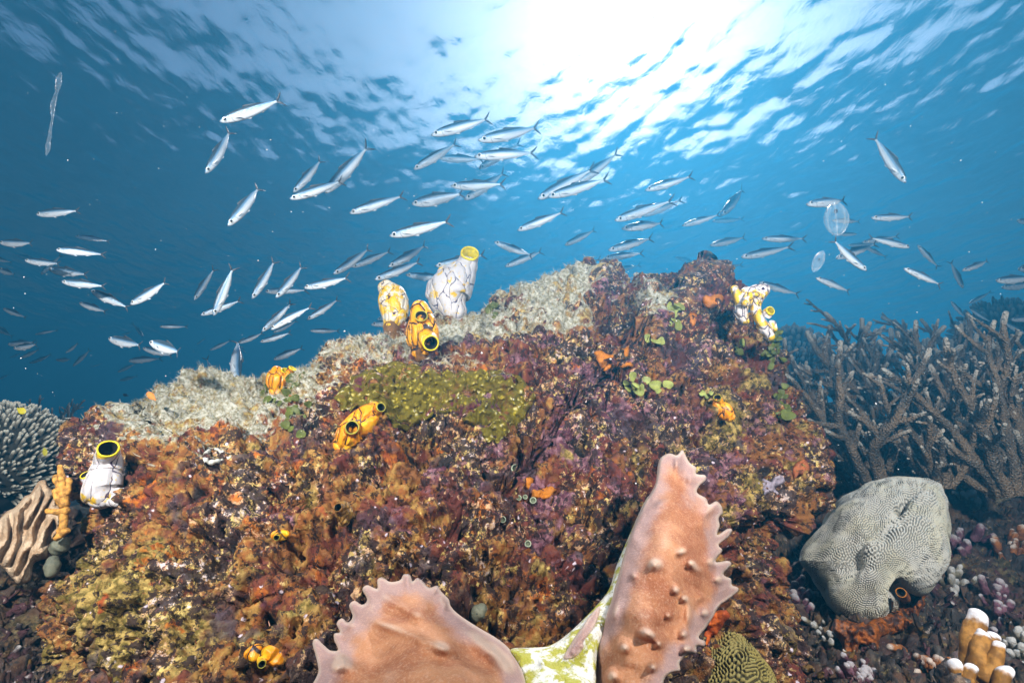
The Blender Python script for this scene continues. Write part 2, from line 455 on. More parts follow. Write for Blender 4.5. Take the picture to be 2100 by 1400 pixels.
# ------------------------------------------------------------------ short filaments of turf algae on the boulder
def build_turf():
    fr = np.where((RRHO < 1.06))[0]
    tm = turf_mask(RPX[fr], RPY[fr])
    up = np.clip(RN[fr, 2], 0, 1)
    wt = 0.10 + 1.0 * np.clip(tm, 0, 1) + 0.4 * up * tm
    wt /= wt.sum()
    N = 46000
    r = np.random.default_rng(3)
    i = fr[r.choice(len(fr), N, p=wt)]
    t = turf_mask(RPX[i], RPY[i])
    isT = r.random(N) < np.clip(t * 0.9 - 0.1, 0, 0.9)
    p = RV[i] + r.normal(size=(N, 3)) * 0.0012
    L = np.where(isT, r.uniform(0.005, 0.017, N), r.uniform(0.003, 0.008, N))
    lean = r.normal(size=(N, 3)) * np.where(isT, 0.75, 0.9)[:, None]
    lean[:, 2] -= np.where(isT, 0.2, 0.0)
    d = RN[i] + lean; d /= np.linalg.norm(d, axis=1)[:, None]
    side = np.cross(d, r.normal(size=(N, 3))); side /= np.linalg.norm(side, axis=1)[:, None]
    w = r.uniform(0.00025, 0.0006, N)[:, None]
    curl = r.normal(size=(N, 3)) * 0.35
    a, b = p - side * w, p + side * w
    mid = p + d * (L * 0.55)[:, None]
    d2 = d + curl; d2 /= np.linalg.norm(d2, axis=1)[:, None]
    tip = mid + d2 * (L * 0.55)[:, None]
    v = np.stack([a, b, mid + side * w * 0.8, mid - side * w * 0.8, tip], 1).reshape(-1, 3)
    b0 = np.arange(N) * 5
    tri = np.concatenate([np.stack([b0, b0 + 1, b0 + 2], -1), np.stack([b0, b0 + 2, b0 + 3], -1), np.stack([b0 + 3, b0 + 2, b0 + 4], -1)])
    pal_t = np.array([(.50, .48, .39), (.42, .38, .22), (.54, .53, .47), (.32, .26, .10)])
    pal_r = np.array([(.25, .06, .03), (.36, .18, .04), (.45, .25, .18), (.18, .12, .03), (.22, .07, .10)])
    c = np.where(isT[:, None], pal_t[r.integers(0, 4, N)], pal_r[r.integers(0, 5, N)])
    c = np.repeat(np.concatenate([c, np.ones((N, 1))], 1), 5, 0)
    m = NT('turf_filament')
    mat = m.done(m.attr('tint'), 0.8, spec=0.1)
    base = np.array([0.0, 0.95, -0.40])
    o = link('turf_algae', mesh_np('turf_algae', v, tri, mat, base, attrs={'tint': ('FLOAT_COLOR', c)}), base)
    tag(o, 'fuzzy pale turf algae coating the top and face of the boulder', kind='stuff')
build_turf()

# ------------------------------------------------------------------ seabed
def seabed_z(x, y):
    r = np.hypot(x, y - 0.5)
    z = -0.62 + 0.42 * smooth(y, 0.9, 2.2) + 1.15 * smooth(y, 2.6, 7.5) - 2.4 * smooth(y, 8.0, 16)
    z = z + 0.55 * smooth(x, 0.5, 2.2) * smooth(y, 0.6, 1.8) * smooth(y, 9, 4)
    z = z + 0.16 * smooth(-x, 0.7, 1.8) * smooth(y, 0.6, 1.6) * smooth(y, 9, 4)
    return z
def build_seabed():
    nr_, nt = 330, 420
    rad = 0.05 * (1600 ** (np.linspace(0, 1, nr_)))
    th = np.linspace(0, 2 * math.pi, nt, endpoint=False)
    R, T = np.meshgrid(rad, th, indexing='ij')
    X, Y = R * np.sin(T), R * np.cos(T) + 0.0
    p = np.stack([X, Y, 0 * X], -1).reshape(-1, 3)
    z = seabed_z(p[:, 0], p[:, 1])
    am = smooth(np.hypot(p[:, 0], p[:, 1]), 40, 10)
    z = z + am * (0.10 * fbm(p * 1.3, 3) + 0.07 * fbm(p * 3.7 + 4, 3, ridged=True) + 0.02 * fbm(p * 17, 2, ridged=True))
    p[:, 2] = z
    i = np.arange(nr_ * nt).reshape(nr_, nt)
    j = np.roll(i, -1, 1)
    f = np.stack([i[:-1], i[1:], j[1:], j[:-1]], -1).reshape(-1, 4)
    m = NT('reef_floor')
    c = m.mix(m.step(m.noise(3, 5, 0.65), 0.42, 0.6), (0.035, 0.032, 0.026), (0.12, 0.105, 0.075))
    c = m.mix(m.step(m.noise(22, 5, 0.7), 0.55, 0.68), c, (0.22, 0.18, 0.15))
    c = m.mix(m.step(m.noise(8, 4, 0.6, m.off((4, 4, 4))), 0.58, 0.68), c, (0.10, 0.04, 0.05))
    mat = m.done(c, 0.85, m.bump(m.noise(40, 5, 0.7), 0.8, 0.02), 0.2)
    o = link('seabed', mesh_np('seabed', p, f, mat))
    tag(o, 'dark reef floor rising into blue haze', kind='structure')
build_seabed()
# ------------------------------------------------------------------ outline slabs (leaves, crusts): triangulated, rounded, with real thickness
def resample(pts, step, closed=True):
    pts = np.array(pts, float)
    n = len(pts); out = []
    for i in range(n if closed else n - 1):
        p0, p1, p2, p3 = (pts[(i + k) % n] if closed else pts[min(max(i + k, 0), n - 1)] for k in (-1, 0, 1, 2))
        m = max(1, int(np.hypot(*(p2 - p1)[:2]) / step))
        for t in np.linspace(0, 1, m, endpoint=False):
            out.append(0.5 * ((2 * p1) + (-p0 + p2) * t + (2 * p0 - 5 * p1 + 4 * p2 - p3) * t * t + (-p0 + 3 * p1 - 3 * p2 + p3) * t ** 3))
    if not closed: out.append(pts[-1])
    return np.array(out)
def inside(poly, q):
    x, y = q[:, 0], q[:, 1]; r = np.zeros(len(q), bool)
    a, b = poly, np.roll(poly, -1, 0)
    for (x0, y0), (x1, y1) in zip(a, b):
        c = (y0 > y) != (y1 > y)
        if y0 != y1: r ^= c & (x < (x1 - x0) * (y - y0) / (y1 - y0) + x0)
    return r
def edge_dist(poly, q):
    a, b = poly, np.roll(poly, -1, 0)
    out = np.full(len(q), 1e9)
    for p0, p1 in zip(a, b):
        d = p1 - p0; L = (d * d).sum() or 1e-9
        t = np.clip(((q - p0) @ d) / L, 0, 1)
        out = np.minimum(out, np.hypot(*(q - p0 - t[:, None] * d).T))
    return out
def slab(name, outline, Yfn, T, edge, step, mat, parent=None, loc=(0, 0, 0), extra=None, back=1.0, attr=None):
    poly = resample(outline, step)
    x0, y0 = poly.min(0); x1, y1 = poly.max(0)
    gx, gy = np.meshgrid(np.arange(x0, x1, step), np.arange(y0, y1, step * 0.87))
    gx = gx + (np.arange(gx.shape[0]) % 2)[:, None] * step * 0.5
    q = np.stack([gx.ravel(), gy.ravel()], -1) + np.random.default_rng(1).normal(size=(gx.size, 2)) * step * 0.06
    q = q[inside(poly, q)]
    q = q[edge_dist(poly, q) > step * 0.6]
    nb = len(poly)
    allp = np.concatenate([poly, q])
    vs_, ed_, fs_, ov, oe, of = geometry.delaunay_2d_cdt([Vector(p) for p in allp], [(i, (i + 1) % nb) for i in range(nb)], [], 1, 1e-4)
    p2 = np.array([tuple(v) for v in vs_])
    d = edge_dist(poly, p2); d[d < 1e-3] = 0
    prof = np.sqrt(1 - (1 - np.clip(d / edge, 0, 1)) ** 2)
    Y = Yfn(p2[:, 0], p2[:, 1])
    ex = extra(p2[:, 0], p2[:, 1], d) * smooth(d, 0, edge * 0.7) if extra else 0
    vf = rays(p2[:, 0], p2[:, 1]) * (Y - T * prof - ex)[:, None]
    vb = rays(p2[:, 0], p2[:, 1]) * (Y + T * prof * back)[:, None]
    rim = d <= 0
    n = len(p2)
    bi = np.where(rim, np.arange(n), n + np.cumsum(~rim) - 1)
    v = np.concatenate([vf, vb[~rim]])
    tri = np.array([f for f in fs_ if len(f) == 3])
    # face towards the camera
    a, b, c = p2[tri[:, 0]], p2[tri[:, 1]], p2[tri[:, 2]]
    s = np.cross(b - a, c - a)
    tri = np.where((s > 0)[:, None], tri[:, ::-1], tri)
    faces = np.concatenate([tri, bi[tri][:, ::-1]])
    dd = np.concatenate([d, d[~rim]])
    kx = (ex if extra else np.zeros(n)); kx = np.concatenate([kx, 0 * kx[~rim]])
    me = mesh_np(name, v, faces, mat, loc, attrs={'edge': ('FLOAT', dd), 'knob': ('FLOAT', kx)})
    return link(name, me, loc, parent)

# ------------------------------------------------------------------ lofted bodies
def frames(path):
    t = np.gradient(path, axis=0); t /= np.linalg.norm(t, axis=1)[:, None] + 1e-12
    u = np.cross(t[0], (0.3, 1, 0.1)); u /= np.linalg.norm(u)
    U = []
    for k in range(len(path)):
        u = u - t[k] * (u @ t[k]); u /= np.linalg.norm(u) + 1e-12
        U.append(u.copy())
    U = np.array(U)
    return t, U, np.cross(t, U)
def loft(path, rad, seg=20, cap0=True, cap1=True, flat=1.0, straight=0):
    """rings along path (world), radii (world); returns verts, quads/tris; the last `straight` rings keep one frame"""
    path = np.array(path, float); rad = np.array(rad, float)
    if straight:
        m = len(path) - straight
        t, U, V = frames(path[:m])
        t, U, V = (np.concatenate([q, np.repeat(q[-1:], straight, 0)]) for q in (t, U, V))
    else:
        t, U, V = frames(path)
    a = np.linspace(0, 2 * math.pi, seg, endpoint=False)
    ring = U[:, None] * np.cos(a)[None, :, None] + V[:, None] * np.sin(a)[None, :, None] * flat
    v = (path[:, None] + ring * rad[:, None, None]).reshape(-1, 3)
    n = len(path); f = []
    for i in range(n - 1):
        for j in range(seg):
            k = (j + 1) % seg
            f.append((i * seg + j, i * seg + k, (i + 1) * seg + k, (i + 1) * seg + j))
    v = v.tolist()
    if cap0:
        v.append(path[0] - t[0] * rad[0] * 0.3); c = len(v) - 1
        f += [(c, (j + 1) % seg, j) for j in range(seg)]
    if cap1:
        v.append(path[-1] + t[-1] * rad[-1] * 0.3); c = len(v) - 1; b = (n - 1) * seg
        f += [(c, b + j, b + (j + 1) % seg) for j in range(seg)]
    return np.array([tuple(x) for x in v]), f
def pxpath(pts, Y0, m=6):
    """[(px,py,dY,r_px)] -> smooth path and radii in metres"""
    q = np.array(pts, float)
    d = np.zeros((len(q), 4)); d[:] = q
    o = []
    n = len(d)
    for i in range(n - 1):
        p0, p1, p2, p3 = d[max(i - 1, 0)], d[i], d[i + 1], d[min(i + 2, n - 1)]
        for t in np.linspace(0, 1, m, endpoint=False):
            o.append(0.5 * ((2 * p1) + (-p0 + p2) * t + (2 * p0 - 5 * p1 + 4 * p2 - p3) * t * t + (-p0 + 3 * p1 - 3 * p2 + p3) * t ** 3))
    o.append(d[-1]); o = np.array(o)
    w = rays(o[:, 0], o[:, 1]) * (Y0 + o[:, 2])[:, None]
    dep = w[:, 1] * CP + w[:, 2] * SP
    return w, np.maximum(o[:, 3], 0.3) * dep / FPX
def round_ends(path, rad):
    """add shrinking rings so that both ends are domes"""
    def dome(p, r, t):
        th = np.linspace(0.2, 1.0, 5) * math.pi / 2
        return [p + t * r * math.sin(x) * 0.9 for x in th], [max(r * math.cos(x), r * 0.02) for x in th]
    t0 = path[0] - path[1]; t0 /= np.linalg.norm(t0)
    t1 = path[-1] - path[-2]; t1 /= np.linalg.norm(t1)
    a, ra = dome(path[0], rad[0], t0); b, rb = dome(path[-1], rad[-1], t1)
    return np.array(a[::-1] + list(path) + b), np.array(ra[::-1] + list(rad) + rb)
def join(parts):
    V, Fc, o = [], [], 0
    for v, f in parts:
        V.append(np.asarray(v)); Fc += [tuple(i + o for i in q) for q in f]; o += len(v)
    return np.concatenate(V), Fc
def lumpy(v, amp, sc_, seed=0.0):
    d = np.stack([noise3(v * sc_ + seed + 40 * k) for k in range(3)], -1)
    return v + d * amp

# ------------------------------------------------------------------ sea squirts
def squirt_mat(name, base, patch, vein, scale, pamt, rim=None, lines=0.034, st=0.55, net=0.8):
    m = NT(name)
    w = m.warp(35, 0.016)
    w2 = m.sc((1.0, 1.0, st), w)
    e = m.vor(scale, 'DISTANCE_TO_EDGE', w2)
    brk = m.noise(55, 3, 0.6, m.off((3, 3, 3)))
    c = m.mix(m.step(m.noise(38, 4, 0.6, m.off((1, 4, 2))), pamt, pamt + 0.07), base, patch)
    spots = m.vor(150, vec=m.warp(60, 0.006))
    c = m.mix(m.math('MULTIPLY', m.step(spots, 0.26, 0.2), m.step(m.noise(45, 2, 0.5, m.off((7, 0, 2))), 0.52, 0.6)), c, patch)
    c = m.mix(m.math('MULTIPLY', m.step(m.noise(120, 4, 0.7), 0.5, 0.8), 0.35), c, tuple(x * 0.6 for x in base))
    line = m.math('MULTIPLY', m.step(e, lines, lines * 0.35), m.step(brk, 0.38, 0.47))
    c = m.mix(line, c, vein)
    h = m.math('ADD', m.step(e, 0.0, 0.22), m.math('MULTIPLY', m.noise(160, 4, 0.65), 0.12))
    return m.done(c, 0.42, m.bump(h, net, 0.006), 0.4, **{'Subsurface Weight': 0.15, 'Subsurface Radius': (0.008, 0.005, 0.003), 'Subsurface Scale': 1.0})
SQ_WHITE = squirt_mat('white_squirt_skin', (0.52, 0.49, 0.50), (0.64, 0.40, 0.012), (0.035, 0.015, 0.055), 34, 0.58, lines=0.032, st=0.34, net=0.35)
SQ_CREAM = squirt_mat('cream_squirt_skin', (0.62, 0.55, 0.44), (0.70, 0.42, 0.008), (0.05, 0.02, 0.04), 42, 0.46, lines=0.028, net=0.4)
SQ_LEMON = squirt_mat('lemon_squirt_skin', (0.60, 0.54, 0.52), (0.70, 0.45, 0.008), (0.03, 0.015, 0.05), 46, 0.47, lines=0.05, net=0.7)
SQ_ORANGE = squirt_mat('orange_squirt_skin', (0.80, 0.28, 0.005), (0.78, 0.40, 0.01), (0.018, 0.006, 0.008), 46, 0.52, lines=0.055)
SQ_DARK = squirt_mat('black_blotched_orange_squirt_skin', (0.78, 0.33, 0.006), (0.022, 0.006, 0.008), (0.015, 0.005, 0.008), 40, 0.56, lines=0.075)
SQ_BROWN = squirt_mat('brown_squirt_skin', (0.22, 0.11, 0.02), (0.30, 0.17, 0.03), (0.12, 0.05, 0.01), 120, 0.5)
def plain(name, col, rough=0.6, nscale=80, var=0.5, **kw):
    m = NT(name)
    c = m.mix(m.step(m.noise(nscale, 4, 0.6), 0.35, 0.65), tuple(x * (1 - var * 0.5) for x in col), tuple(min(1, x * (1 + var * 0.4)) for x in col))
    return m.done(c, rough, m.bump(m.noise(nscale * 3, 3, 0.6), 0.4, 0.002), 0.3, **kw)
RIM_YELLOW = plain('yellow_siphon_rim', (0.70, 0.56, 0.01), 0.5)
RIM_GREEN = plain('olive_siphon_rim', (0.34, 0.30, 0.03), 0.5)
IN_DARK = plain('dark_siphon_lining', (0.014, 0.013, 0.012), 0.6)
IN_YELLOW = plain('yellow_siphon_lining', (0.62, 0.50, 0.01), 0.5)
ROOT_MAT = plain('rusty_stalk', (0.16, 0.075, 0.025), 0.8)

def siphon(parent, loc, pts, Y0, mats, seg=26, flat=1.0, wall=0.80, depth=0.75):
    """a hollow tube that opens at its last point: skin, rim and lining"""
    path, rad = pxpath(pts, Y0)
    L = len(path)
    t = path[-1] - path[-2]; t /= np.linalg.norm(t)
    r1 = rad[-1]
    th = np.linspace(0, math.pi, 7)[1:]
    lip = [path[-1] + t * math.sin(x) * r1 * (1 - wall) * 0.6 for x in th]
    lr = [r1 * ((1 + wall) / 2 + (1 - wall) / 2 * math.cos(x)) for x in th]
    nin = 7
    inn = [path[-1] - t * r1 * 2.2 * depth * k / nin for k in range(1, nin + 1)]
    ir = [r1 * wall * (1 - 0.05 * k - (0.5 if k == nin else 0)) for k in range(1, nin + 1)]
    v, f = loft(list(path) + lip + inn, list(rad) + lr + ir, seg, True, False, flat, straight=len(lip) + len(inn))
    v = lumpy(v, r1 * 0.10, 1.2 / (r1 * 6) * 3, L)
    nl = len(path) + len(lip); mi = []
    for k, q in enumerate(f):
        ring = k // seg
        mi.append(0 if ring < L - 2 else (1 if ring < nl - 2 else 2))
    mi = [m_ if k < (nl + nin - 1) * seg else 0 for k, m_ in enumerate(mi)]
    o = link('siphon', mesh_np('siphon', v, f, mats, loc, mat_idx=mi), loc, parent)
    return o
def squirt(label, body, sips, mat, rims, cat='sea squirt', Y=None, lobes=(), root=None, lift=0.0, group='sea squirts on the boulder', lump=0.10, flat=0.85):
    bx, by = body[0][0], body[0][1]
    if Y is None:
        h, nn = on_rock(bx, by, 1.2); Y = h.y
    Y = Y - lift
    loc = P(bx, by, Y)
    e = empty('sea_squirt', loc, label, cat, group)
    parts = []
    p, r = round_ends(*pxpath(body, Y))
    v, f = loft(p, r, 32, flat=flat); parts.append((lumpy(v, max(r) * lump, 0.9 / max(r), bx), f))
    for lb in lobes:
        p2, r2 = round_ends(*pxpath(lb, Y)); parts.append(loft(p2, r2, 22))
    v, f = join(parts)
    link('body', mesh_np('body', v, f, mat, loc), loc, None).parent = e
    e.children[-1].location = (0, 0, 0)
    for pts, rim in zip(sips, rims):
        s = siphon(e, loc, pts, Y, (mat,) + rim); s.location = (0, 0, 0)
    if root:
        p3, r3 = pxpath(root, Y); v, f = loft(p3, r3, 18)
        s = link('stalk', mesh_np('stalk', lumpy(v, 0.006, 60), f, ROOT_MAT, loc), loc, e); s.location = (0, 0, 0)
    return e
YD, YY, GD = (RIM_YELLOW, IN_DARK), (RIM_YELLOW, IN_YELLOW), (RIM_GREEN, IN_DARK)
Yt = on_rock(925, 668, 1.3)[0].y + 0.03
squirt('tall white sea squirt with thin violet veins and a yellow mouth on the boulder top',
       [(930, 640, 0, 28), (919, 614, 0, 42), (926, 590, 0, 46), (944, 563, 0, 35), (956, 546, 0, 24)],
       [[(950, 556, 0, 26), (958, 543, 0, 21), (962, 530, -.006, 19), (964, 519, -.026, 18.5)]], SQ_WHITE, [YY], Y=Yt,
       lobes=[[(914, 585, 0, 18), (909, 560, -.005, 13), (913, 554, 0, 11)], [(892, 602, 0, 20), (890, 585, 0, 15)]],
       root=[(934, 668, .02, 22), (931, 655, .015, 20), (930, 646, .012, 20), (929, 634, .01, 17)], lump=0.05)
squirt('cream and yellow sea squirt with a rounded yellow cap, left of the tall white one',
       [(802, 668, 0, 16), (808, 648, 0, 27), (808, 625, 0, 30), (799, 603, 0, 26), (790, 590, 0, 17)],
       [], SQ_CREAM, [], Y=Yt - 0.04,
       lobes=[[(800, 600, -.012, 12), (812, 608, -.014, 9)], [(795, 590, -.004, 12), (815, 598, -.004, 13), (828, 616, 0, 10)]],
       root=[(806, 694, .01, 18), (804, 680, 0, 17), (803, 664, 0, 15)])
squirt('orange and black blotched sea squirt with a wide mouth, before the two pale ones',
       [(864, 716, 0, 22), (866, 700, 0, 32), (866, 678, 0, 34), (863, 655, 0, 28), (859, 637, 0, 21)],
       [[(868, 690, .0, 25), (877, 697, -.022, 21), (884, 703, -.040, 17.5)], [(865, 662, 0, 18), (864, 652, -.028, 14), (864, 648, -.036, 14)]],
       SQ_DARK, [YD, GD], lift=0.035, root=[(862, 735, .01, 12), (864, 722, 0, 16), (865, 710, 0, 20)])
squirt('plump orange sea squirt with black veins and two dark mouths, below the olive crust',
       [(702, 910, 0, 20), (713, 896, 0, 28), (734, 873, 0, 30), (754, 853, 0, 26), (768, 840, 0, 18)],
       [[(724, 882, 0, 20), (723, 878, -.026, 16), (722, 876, -.036, 14.5)], [(764, 846, 0, 15), (776, 838, -.014, 11), (781, 835, -.022, 10)]],
       SQ_ORANGE, [GD, GD], lift=0.02)
squirt('small yellow sea squirt with a round orange face beside the leafy green algae',
       [(566, 800, 0, 14), (567, 785, 0, 21), (566, 770, 0, 20), (568, 762, 0, 13)],
       [[(578, 775, 0, 9), (583, 764, -.004, 7), (584, 759, -.010, 6.5)], [(584, 780, 0, 11), (592, 766, 0, 8.5), (600, 755, -.004, 8.5)]],
       SQ_ORANGE, [YY, YY], lift=0.03)
squirt('white sea squirt with orange spots and a big yellow rimmed mouth on the left flank',
       [(213, 1018, 0, 28), (209, 1004, 0, 38), (213, 980, 0, 36), (218, 962, 0, 28)],
       [[(217, 966, 0, 30), (220, 950, 0, 26), (221, 932, -.012, 22), (222, 920, -.030, 19)], [(192, 990, 0, 15), (181, 980, -.006, 12), (176, 973, -.012, 10)]],
       SQ_WHITE, [YD, YD], lobes=[[(228, 1024, 0, 14), (243, 1030, -.01, 10)], [(236, 1010, 0, 11), (254, 1006, 0, 6)]], lift=0.042)
squirt('folded white and yellow sea squirt drooping from the right shoulder of the boulder',
       [(1528, 658, 0, 8), (1521, 640, 0, 13), (1524, 620, 0, 15), (1532, 604, 0, 14), (1545, 597, 0, 13), (1560, 593, 0, 12)],
       [[(1570, 646, 0, 11), (1576, 640, -.008, 10), (1580, 637, -.016, 9)]], SQ_LEMON, [YY],
       lobes=[[(1566, 594, 0, 13), (1552, 612, -.008, 13), (1549, 632, -.012, 11), (1557, 653, -.012, 10), (1567, 673, -.010, 12), (1579, 690, -.006, 10)],
              [(1506, 592, 0, 8), (1512, 606, 0, 9), (1516, 618, 0, 9)], [(1583, 664, 0, 8), (1586, 674, 0, 8)], [(1536, 606, -.02, 9), (1528, 622, -.024, 8)], [(1549, 602, -.022, 9), (1560, 606, -.02, 10)]], Y=1.08, lump=0.22)
squirt('small bright orange sea squirt with a black mouth, high on the right face',
       [(1472, 828, 0, 11), (1480, 838, 0, 16), (1491, 849, 0, 16), (1498, 856, 0, 10)],
       [[(1475, 830, 0, 12), (1472, 820, -.008, 9), (1471, 815, -.016, 8)]], SQ_ORANGE, [GD], lift=0.015)
squirt('flat orange sea squirt with two humps, low on the boulder left of the leaf coral',
       [(510, 1340, 0, 10), (522, 1338, 0, 16), (536, 1340, .004, 13), (552, 1343, 0, 17), (567, 1350, 0, 14), (574, 1354, 0, 8)],
       [[(538, 1350, 0, 10), (537, 1358, -.010, 9), (537, 1361, -.016, 8)]], SQ_ORANGE, [GD], lift=0.012)
squirt('tiny orange sea squirt with a black mouth, lower left of the brown one',
       [(563, 1097, 0, 8), (574, 1097, 0, 12), (587, 1096, 0, 9)], [[(572, 1099, 0, 10), (568, 1101, -.014, 7), (567, 1102, -.018, 6)]], SQ_ORANGE, [GD], lift=0.01)
squirt('brown barrel shaped sea squirt in the middle of the boulder face',
       [(706, 1068, 0, 12), (706, 1055, 0, 18), (703, 1042, 0, 16)], [[(703, 1048, 0, 15), (696, 1042, -.016, 10), (693, 1040, -.022, 9)]], SQ_BROWN, [(SQ_BROWN, IN_DARK)], lift=0.012)

# ------------------------------------------------------------------ leafy green algae
def alga_mat(name, col):
    m = NT(name)
    c = m.mix(m.step(m.noise(60, 3), 0.35, 0.65), tuple(x * 0.6 for x in col), col)
    c = m.mix(m.step(m.noise(200, 4, 0.7), 0.60, 0.75), c, (0.42, 0.40, 0.28))
    return m.done(c, 0.55, m.bump(m.noise(150, 3), 0.3, 0.002), 0.3)
ALGA_DARK, ALGA_PALE = alga_mat('olive_alga', (0.105, 0.125, 0.018)), alga_mat('pale_green_alga', (0.30, 0.33, 0.075))
def disc(center, nrm, up, r, asp, th, cup):
    n = Vector(nrm).normalized(); u = Vector(up) - n * Vector(up).dot(n)
    u = u.normalized() if u.length > 1e-6 else n.orthogonal().normalized()
    w = n.cross(u); v, f = [], []
    seg, prof = 18, [(0.0, 1.0), (0.5, 1.0), (0.85, 0.85), (0.97, 0.5), (1.0, 0.0)]
    rows = [(rr, h) for rr, h in prof] + [(rr, -h) for rr, h in prof[::-1][1:]]
    for rr, h in rows:
        for j in range(seg):
            a = 2 * math.pi * j / seg
            k = 1 + 0.10 * math.cos(3 * a + r * 9e3) + (0.12 if math.sin(a) > 0.3 else 0)
            v.append(center + (w * math.cos(a) + u * math.sin(a) * asp) * (r * rr * k) + n * (th * h + cup * rr * rr * r))
    for i in range(len(rows) - 1):
        for j in range(seg):
            k = (j + 1) % seg
            f.append((i * seg + j, i * seg + k, (i + 1) * seg + k, (i + 1) * seg + j))
    return np.array([tuple(x) for x in v]), f
def alga(label, discs, mat, Y=None, seed=0, name='leafy_alga'):
    r = random.Random(seed); parts = []
    loc = None
    for (x, y, rp) in discs:
        h, nn = on_rock(x, y, Y or 1.15)
        h = P(x, y, (Y if Y else h.y) - r.uniform(0.006, 0.022))
        if loc is None: loc = h.copy()
        rad = rp * depth(h) / FPX
        nrm = Vector((r.uniform(-.8, .8), -1, r.uniform(-.5, .9)))
        parts.append(disc(h, nrm, Vector((r.uniform(-.6, .6), r.uniform(-.3, .3), 1)), rad, r.uniform(.8, 1.05), rad * 0.09, r.uniform(-.3, .35)))
        # the holdfast that joins the leaf to the rock
        tgt = np.array(on_rock(x, y + rp * 0.7, h.y + .02)[0]) if not Y else np.array(P(x, y + rp * 1.2, Y + .02))
        hp = np.array(h) + np.array((0, 0, -rad * 0.6))
        parts.append(loft([hp, (hp + tgt) / 2 + (0.002, 0, -.001), tgt + (0, .004, 0)], [rad * .14, rad * .12, rad * .16], 6))
    e = empty(name, loc, label, 'algae', 'leafy green algae on the boulder')
    for k in range(0, len(parts), 2):
        v, f = join(parts[k:k + 2])
        link('leaf', mesh_np('leaf', v, f, mat, loc), loc, e)
    return e
def spray(cx, cy, sx, sy, n, r0, r1, seed):
    r = random.Random(seed)
    return [(cx + r.gauss(0, 1) * sx, cy + r.gauss(0, 1) * sy, r.uniform(r0, r1)) for _ in range(n)]
alga('dark olive leafy algae clump hanging below the small yellow sea squirt', [(601, 778, 15), (618, 775, 12), (612, 790, 9), (606, 816, 9), (602, 846, 13), (585, 872, 9), (598, 880, 8), (548, 820, 10), (556, 833, 11)] + spray(590, 822, 22, 24, 22, 6, 10, 1), ALGA_DARK, seed=1)
alga('curled yellow green algae blades spread beside two round flat ones', [(1297, 772, 10), (1284, 785, 7), (1306, 788, 10), (1325, 780, 9), (1312, 800, 12), (1287, 798, 8), (1300, 793, 7)], ALGA_PALE, seed=2)
alga('two round flat pale green algae leaves on the purple rock', [(1347, 790, 14), (1369, 790, 10), (1350, 802, 6)], ALGA_PALE, seed=3)
alga('loose pale green algae clump in the saddle left of the dark knob', spray(1380, 640, 11, 14, 16, 6, 10, 4) + [(1388, 668, 12), (1362, 645, 9)], ALGA_PALE, seed=4)
alga('dense olive algae running down the right edge under the folded squirt', spray(1572, 690, 9, 16, 16, 5, 8, 5) + spray(1592, 722, 9, 16, 18, 5, 9, 6), ALGA_DARK, seed=5)
alga('olive algae patch on the lower right edge of the boulder', spray(1606, 825, 8, 22, 16, 6, 10, 7) + [(1615, 852, 14)], ALGA_DARK, seed=6)
alga('small dark algae tuft on the ridge right of the tall white squirt', spray(1012, 628, 6, 8, 7, 6, 9, 8), ALGA_DARK, seed=7)
alga('single green algae leaf pair curling on the right face below the folded squirt', [(1519, 703, 10), (1508, 717, 8), (1518, 722, 7)], ALGA_PALE, seed=8)
alga('frilled cream algae blade under the pale saddle', [(1330, 694, 9), (1347, 697, 11), (1356, 700, 8)], ALGA_PALE, seed=9)
alga('thin yellow green algae loop beside the small bright orange squirt', [(1440, 806, 7), (1450, 812, 5), (1458, 806, 5)], ALGA_PALE, seed=10)

# ------------------------------------------------------------------ crusts on the boulder
BUMPY = NT('olive_polyp_crust')
_w = BUMPY.warp(60, 0.006)
_d = BUMPY.vor(78, vec=_w)
_c = BUMPY.mix(BUMPY.step(_d, 0.50, 0.15), (0.13, 0.10, 0.005), (0.48, 0.38, 0.03))
_c = BUMPY.mix(BUMPY.math('MULTIPLY', BUMPY.step(_d, 0.34, 0.14), BUMPY.step(BUMPY.noise(20, 4, 0.65), 0.44, 0.56)), _c, (0.66, 0.60, 0.34))
_c = BUMPY.mix(BUMPY.step(BUMPY.noise(24, 5, 0.7), 0.56, 0.64), _c, (0.15, 0.075, 0.012))
_c = BUMPY.mix(BUMPY.step(BUMPY.noise(13, 4, 0.65, BUMPY.off((3, 7, 1))), 0.60, 0.68), _c, (0.11, 0.025, 0.035))
CRUST_OLIVE = BUMPY.done(_c, 0.7, BUMPY.bump(BUMPY.math('ADD', BUMPY.step(_d, 0.5, 0.0), BUMPY.noise(120, 4, 0.7)), 1.0, 0.009), 0.25)
def sponge_mat(name, a, b, scale=50):
    m = NT(name)
    c = m.mix(m.step(m.noise(scale, 4, 0.65), 0.4, 0.62), a, b)
    c = m.mix(m.step(m.vor(110), 0.14, 0.07), c, tuple(x * 0.1 for x in a))
    return m.done(c, 0.6, m.bump(m.noise(scale * 3, 4, 0.7), 0.7, 0.004), 0.3)
SP_ORANGE = sponge_mat('orange_sponge', (0.52, 0.17, 0.01), (0.34, 0.12, 0.012))
SP_RED = sponge_mat('red_orange_sponge', (0.60, 0.12, 0.01), (0.30, 0.05, 0.012))
SP_RUST0 = sponge_mat('faded_red_sponge', (0.36, 0.10, 0.03), (0.18, 0.06, 0.03), 70)
SP_LAV = sponge_mat('lavender_sponge', (0.36, 0.31, 0.37), (0.22, 0.18, 0.22))
